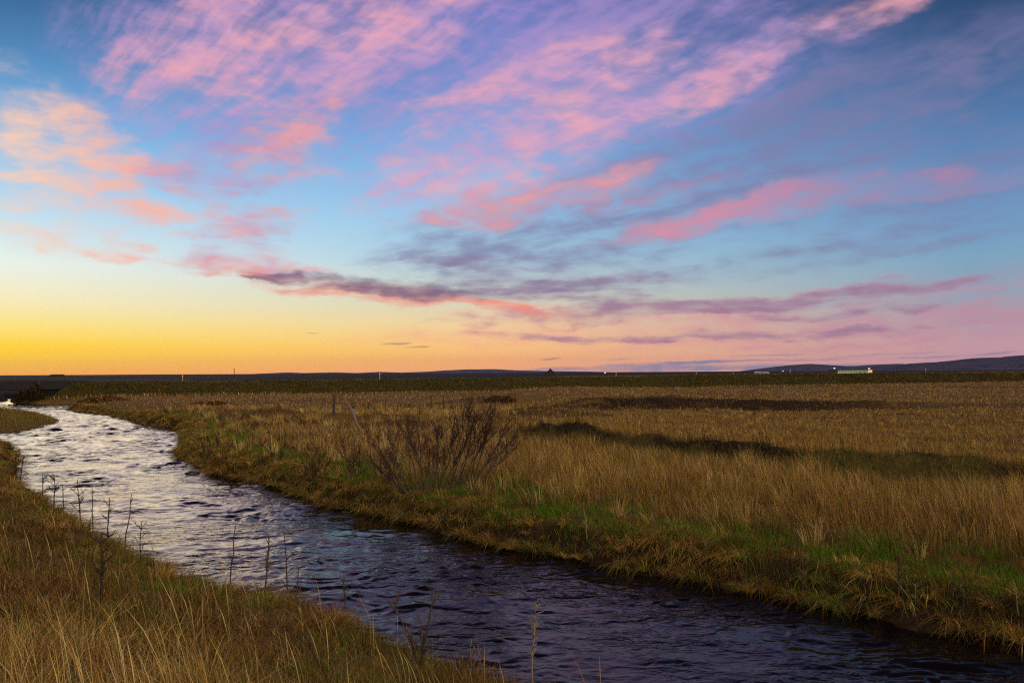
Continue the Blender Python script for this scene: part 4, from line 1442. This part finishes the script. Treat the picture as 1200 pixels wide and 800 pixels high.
# yellow marker posts
mk = None
for (px, tz, label) in [
    (214, 4.0, 'yellow road marker post above the river spit, furthest left'),
    (445, 4.0, 'tallest looking yellow marker post, against the orange skyline'),
    (722, 4.0, 'yellow marker post just right of the white lamp under the blue cloud'),
    (816, 11.8, 'faint marker post between that under the blue cloud and the white sheds'),
    (859, 11.8, 'faint marker post directly left of the white sheds'),
    (926, 4.0, 'reddish looking marker post between the white sheds and the lit building'),
    (1085, 11.8, 'marker post right of the lit building, before the hills'),
]:
    p_ = road_pt(px, tz, 0)
    p_.z = dike_top(p_.x) - (.12 if tz < 5 else 0)
    if mk is None:
        mk = empty('marker_post', (0, 0, 0))
        bpy.context.view_layer.update()
        tb = Tubes()
        tb.box((-.055, -.02, -.2), (.055, .02, 1.15))
        tb.build('post', M_YEL, mk)
        tb = Tubes()
        tb.box((-.057, -.022, .88), (.057, .022, 1.0))
        tb.build('reflector', M_WHITE, mk)
        o = mk
    else:
        o = mk.copy()
        COL.objects.link(o)
        for ch in list(mk.children):
            c_ = ch.copy()
            COL.objects.link(c_)
            c_.parent = o
    o.location = p_
    o.rotation_euler = (0, 0, RA)
    tag(o, label, 'marker post', 'yellow marker posts along the road')


# ------------------------------------------------------------------ far plain
def far(px, py_base, y):
    v = at_y(px, py_base, y)
    return Vector((v.x, v.y, ground_z(v.x, v.y)))


def house(name, label, cat, px, y, wid, dep, eave, ridge, wall_m, roof_m, group=None, win=None):
    g = far(px, 437, y)
    root = empty(name, g)
    bpy.context.view_layer.update()
    tag(root, label, cat, group)
    tb_ = Tubes()
    M_ = Matrix.Translation(g)
    tb_.box((-wid / 2, -dep / 2, -.5), (wid / 2, dep / 2, eave), M_)
    for s_ in (-1, 1):
        n0 = len(tb_.v)
        tb_.v += [M_ @ Vector((s_ * wid / 2, -dep / 2, eave)), M_ @ Vector((s_ * wid / 2, dep / 2, eave)), M_ @ Vector((s_ * wid / 2, 0, ridge))]
        tb_.t.append((n0, n0 + 1, n0 + 2))
    tb_.build('wall', wall_m, root)
    rf = Tubes()
    o_ = .25
    for s_ in (-1, 1):
        rf.quad(M_ @ Vector((-wid / 2 - o_, s_ * (dep / 2 + o_), eave - .12)), M_ @ Vector((wid / 2 + o_, s_ * (dep / 2 + o_), eave - .12)),
                M_ @ Vector((wid / 2 + o_, 0, ridge + .08)), M_ @ Vector((-wid / 2 - o_, 0, ridge + .08)))
        rf.quad(M_ @ Vector((-wid / 2 - o_, s_ * (dep / 2 + o_), eave + .02)), M_ @ Vector((wid / 2 + o_, s_ * (dep / 2 + o_), eave + .02)),
                M_ @ Vector((wid / 2 + o_, 0, ridge + .22)), M_ @ Vector((-wid / 2 - o_, 0, ridge + .22)))
    rf.build('roof', roof_m, root)
    dr_ = Tubes()
    dr_.box((-.6, -dep / 2 - .06, 0), (.6, -dep / 2 - .01, min(2.1, eave * .85)), M_)
    dr_.build('door', M_ROOF if wall_m is M_WHITE else M_CONCD, root)
    return root


hut = house('farm_hut', 'small dark hut with a peaked roof on the skyline near the middle', 'hut', 645, 520, 7.0, 6.4, 1.2, 4.6, M_DWALL, M_ROOF)
hut.rotation_euler = (0, 0, R(84))
house('white_shed', 'left one of the two small white sheds left of the lit building', 'shed', 887.5, 520, 3.6, 4, 1.5, 2.0, M_SHED, M_SHED, 'white sheds by the road')
house('white_shed', 'right one of the two small white sheds left of the lit building', 'shed', 896.5, 520, 4.2, 4, 1.3, 1.8, M_SHED, M_SHED, 'white sheds by the road')
house('dark_barn', 'long low dark barn on the skyline at far left', 'barn', 67, 900, 13, 9, 1.6, 2.6, M_DWALL, M_ROOF)

# thin mast on the skyline
g = far(274.5, 438, 700)
ms = empty('radio_mast', g)
bpy.context.view_layer.update()
tag(ms, 'thin dark mast on the skyline under the orange glow', 'mast')
tb = Tubes()
tb.tube([g - Vector((0, 0, .5)), g + Vector((0, 0, 4)), g + Vector((0, 0, 7.4))], [.34, .28, .2], 6)
tb.build('pole', M_DWALL, ms)
tb = Tubes()
tb.box(g + Vector((-.7, -.15, 6.1)), g + Vector((.7, .15, 6.4)))
tb.build('crossbar', M_DWALL, ms)


def glow(name, col, st_):
    m_, n_, o_ = mat(name)
    e_ = n_.node('ShaderNodeEmission')
    e_.inputs[0].default_value = col
    e_.inputs[1].default_value = st_
    n_.t.links.new(e_.outputs[0], o_.inputs[0])
    return m_


M_LAMP = glow('lit_lamp', (1, .98, .92, 1), .85)


def yard_lamp(label, px, py, y, size):
    g = far(px, 438, y)
    top = at_y(px, py, y)
    root = empty('yard_lamp', g)
    bpy.context.view_layer.update()
    tag(root, label, 'lamp', 'lit lamps on the plain')
    tb_ = Tubes()
    tb_.tube([g - Vector((0, 0, .3)), g.lerp(top, .6), Vector((top.x, top.y, top.z - size * .5))], [.10, .08, .06], 6)
    tb_.build('pole', M_DWALL, root)
    bm = bmesh.new()
    bmesh.ops.create_icosphere(bm, subdivisions=2, radius=size)
    bmesh.ops.scale(bm, vec=(1, 1, .75), verts=bm.verts)
    me = bpy.data.meshes.new('lamp_head')
    bm.to_mesh(me)
    bm.free()
    link('lamp_head', me, M_LAMP, root, top - g)


yard_lamp('bright white lamp on the dark plain below the blue cloud', 709, 436.6, 430, .5)
yard_lamp('small white lamp between the sheds and the lit building', 917.5, 434.6, 430, .36)
yard_lamp('white lamp over the dark left end of the lit building', 977.8, 431.4, 418, .5)
yard_lamp('white lamp at the right end of the lit building', 1018.5, 431.8, 418, .5)

# the long lit building
Y0 = 425
g = far(998, 438, Y0)
lb = empty('lit_building', g)
bpy.context.view_layer.update()
tag(lb, 'long low building with a glowing white and green glazed front', 'building')
sc_ = Y0 / F_PX
zc_ = lambda py: at_y(998, py, Y0).z
xc_ = lambda px: at_y(px, 436, Y0).x


def lbox(name, px0, px1, py0, py1, d0, d1, m_, parent=None):
    tb_ = Tubes()
    tb_.box((xc_(px0), Y0 + d0, zc_(py1)), (xc_(px1), Y0 + d1, zc_(py0)))
    return tb_.build(name, m_, parent or lb, False, lb.location)


lbox('wall', 981, 1022, 433.6, 446, 0, 9, M_DWALL)
lbox('annex', 976, 980.8, 432.6, 446, -1, 7, M_ROOF)
rf = lbox('roof', 980.9, 1021, 432.9, 433.55, -.8, 9.5, M_ROOF)
M_GRN = glow('green_lit_fascia', (.27, .31, .13, 1), .7)
M_WIN = glow('white_lit_window', (.92, .86, .68, 1), 1.0)
M_ORG = glow('orange_lit_sign', (.95, .55, .22, 1), 1.0)
M_RED = glow('red_lit_sign', (.45, .05, .03, 1), .8)
lbox('fascia', 981.5, 1017, 433.7, 436.0, -.22, -.02, M_GRN)
for k in range(9):
    wv = lbox('window', 981.6 + k * 4.0, 985.3 + k * 4.0, 436.5, 438.8, -.2, -.02, M_WIN)
sg = lbox('sign_board', 1017.3, 1021.6, 433.2, 438.0, -.5, -.03, M_ORG)
lbox('sign_panel', 1019.4, 1021.4, 436.4, 440.5, -.7, -.52, M_RED, sg)

# ------------------------------------------------------------------ hills on the skyline
def hill(label, prof, Y, depth, col_a, col_b, seed):
    pxs = np.arange(prof[0][0], prof[-1][0] + .1, 1.5)
    pys = np.interp(pxs, [q[0] for q in prof], [q[1] for q in prof])
    nd = 26
    V = []
    for i, (px, py) in enumerate(zip(pxs, pys)):
        v = at_y(px, py, Y)
        hh = v.z + 1.0
        for j in range(nd):
            s_ = -1 + 2 * j / (nd - 1)
            yy = Y + s_ * depth
            V.append((v.x * (1 + .0), yy, hh, s_))
    V = np.array(V)
    rough = fbm(V[:, 0], V[:, 1], depth * .5, 5, seed)
    shape = np.cos(np.clip(V[:, 3], -1, 1) * np.pi / 2) ** 1.2
    z_ = V[:, 2] * shape * (1 + .30 * rough * (1 - shape ** 4)) - 6 * (1 - shape)
    me = np_mesh('hills', np.stack([V[:, 0], V[:, 1], z_], 1), grid_quads(len(pxs), nd), None, True)
    m_, n_, o_ = mat('hill_heath')
    tc_ = n_.node('ShaderNodeTexCoord').outputs['Object']
    nz_ = n_.noise(n_.v('MULTIPLY', tc_, (1, .6, 2.5)), 8.0 / depth, 7, .62)
    p_ = n_.node('ShaderNodeBsdfPrincipled')
    n_.put(p_.inputs['Base Color'], n_.ramp(nz_, [(.35, col_a), (.65, col_b)]))
    p_.inputs['Roughness'].default_value = 1
    p_.inputs['Specular IOR Level'].default_value = 0
    n_.t.links.new(p_.outputs[0], o_.inputs[0])
    tag(link('hills', me, m_), label, 'hills', None, 'structure')


ROCKA, ROCKB = (.016, .012, .018, 1), (.062, .038, .046, 1)
hill('far heather hills rising at the right', [(1000, 440), (1040, 432), (1060, 427.5), (1085, 425), (1110, 423.8), (1130, 421.8), (1150, 419.2), (1165, 418.8), (1176, 421), (1184, 421), (1192, 418),
      (1202, 416.5), (1240, 413), (1300, 416), (1400, 411), (1500, 420), (1600, 436)], 8500, 1500, ROCKA, ROCKB, 130)
hill('broad low far hill behind the lit building', [(870, 436), (890, 432.4), (910, 429.6), (926, 427.8), (948, 426.3), (968, 427.6), (985, 428.8), (1005, 428.6), (1025, 427.2), (1050, 426.2), (1075, 427), (1110, 431), (1140, 434)],
     11500, 1300, ROCKA, ROCKB, 131)
hill('distant low ridges left of the middle', [(290, 440), (310, 437.6), (338, 436.3), (356, 437), (392, 436.2), (420, 437), (445, 435.6), (470, 436.4), (500, 435.4), (520, 434), (545, 432.8), (580, 432.4), (605, 433.8), (640, 434.6), (690, 435.2), (740, 436.5)],
     12500, 1200, (.022, .022, .030, 1), (.06, .05, .055, 1), 132)

# ------------------------------------------------------------------ evening air
tb = Tubes()
tb.box((-15000, -15000, -14), (15000, 15000, 260))
hm = bpy.data.materials.new('evening_air')
hm.use_nodes = True
hn = NT(hm.node_tree)
ho = hn.node('ShaderNodeOutputMaterial')
pv = hn.node('ShaderNodeVolumePrincipled')
pv.inputs['Color'].default_value = (.38, .50, 1.0, 1)
pv.inputs['Density'].default_value = 2.0e-5
hn.t.links.new(pv.outputs[0], ho.inputs['Volume'])
hz = tb.build('haze', hm)
tag(hz, 'thin blue evening haze over the whole plain', 'haze', None, 'stuff')
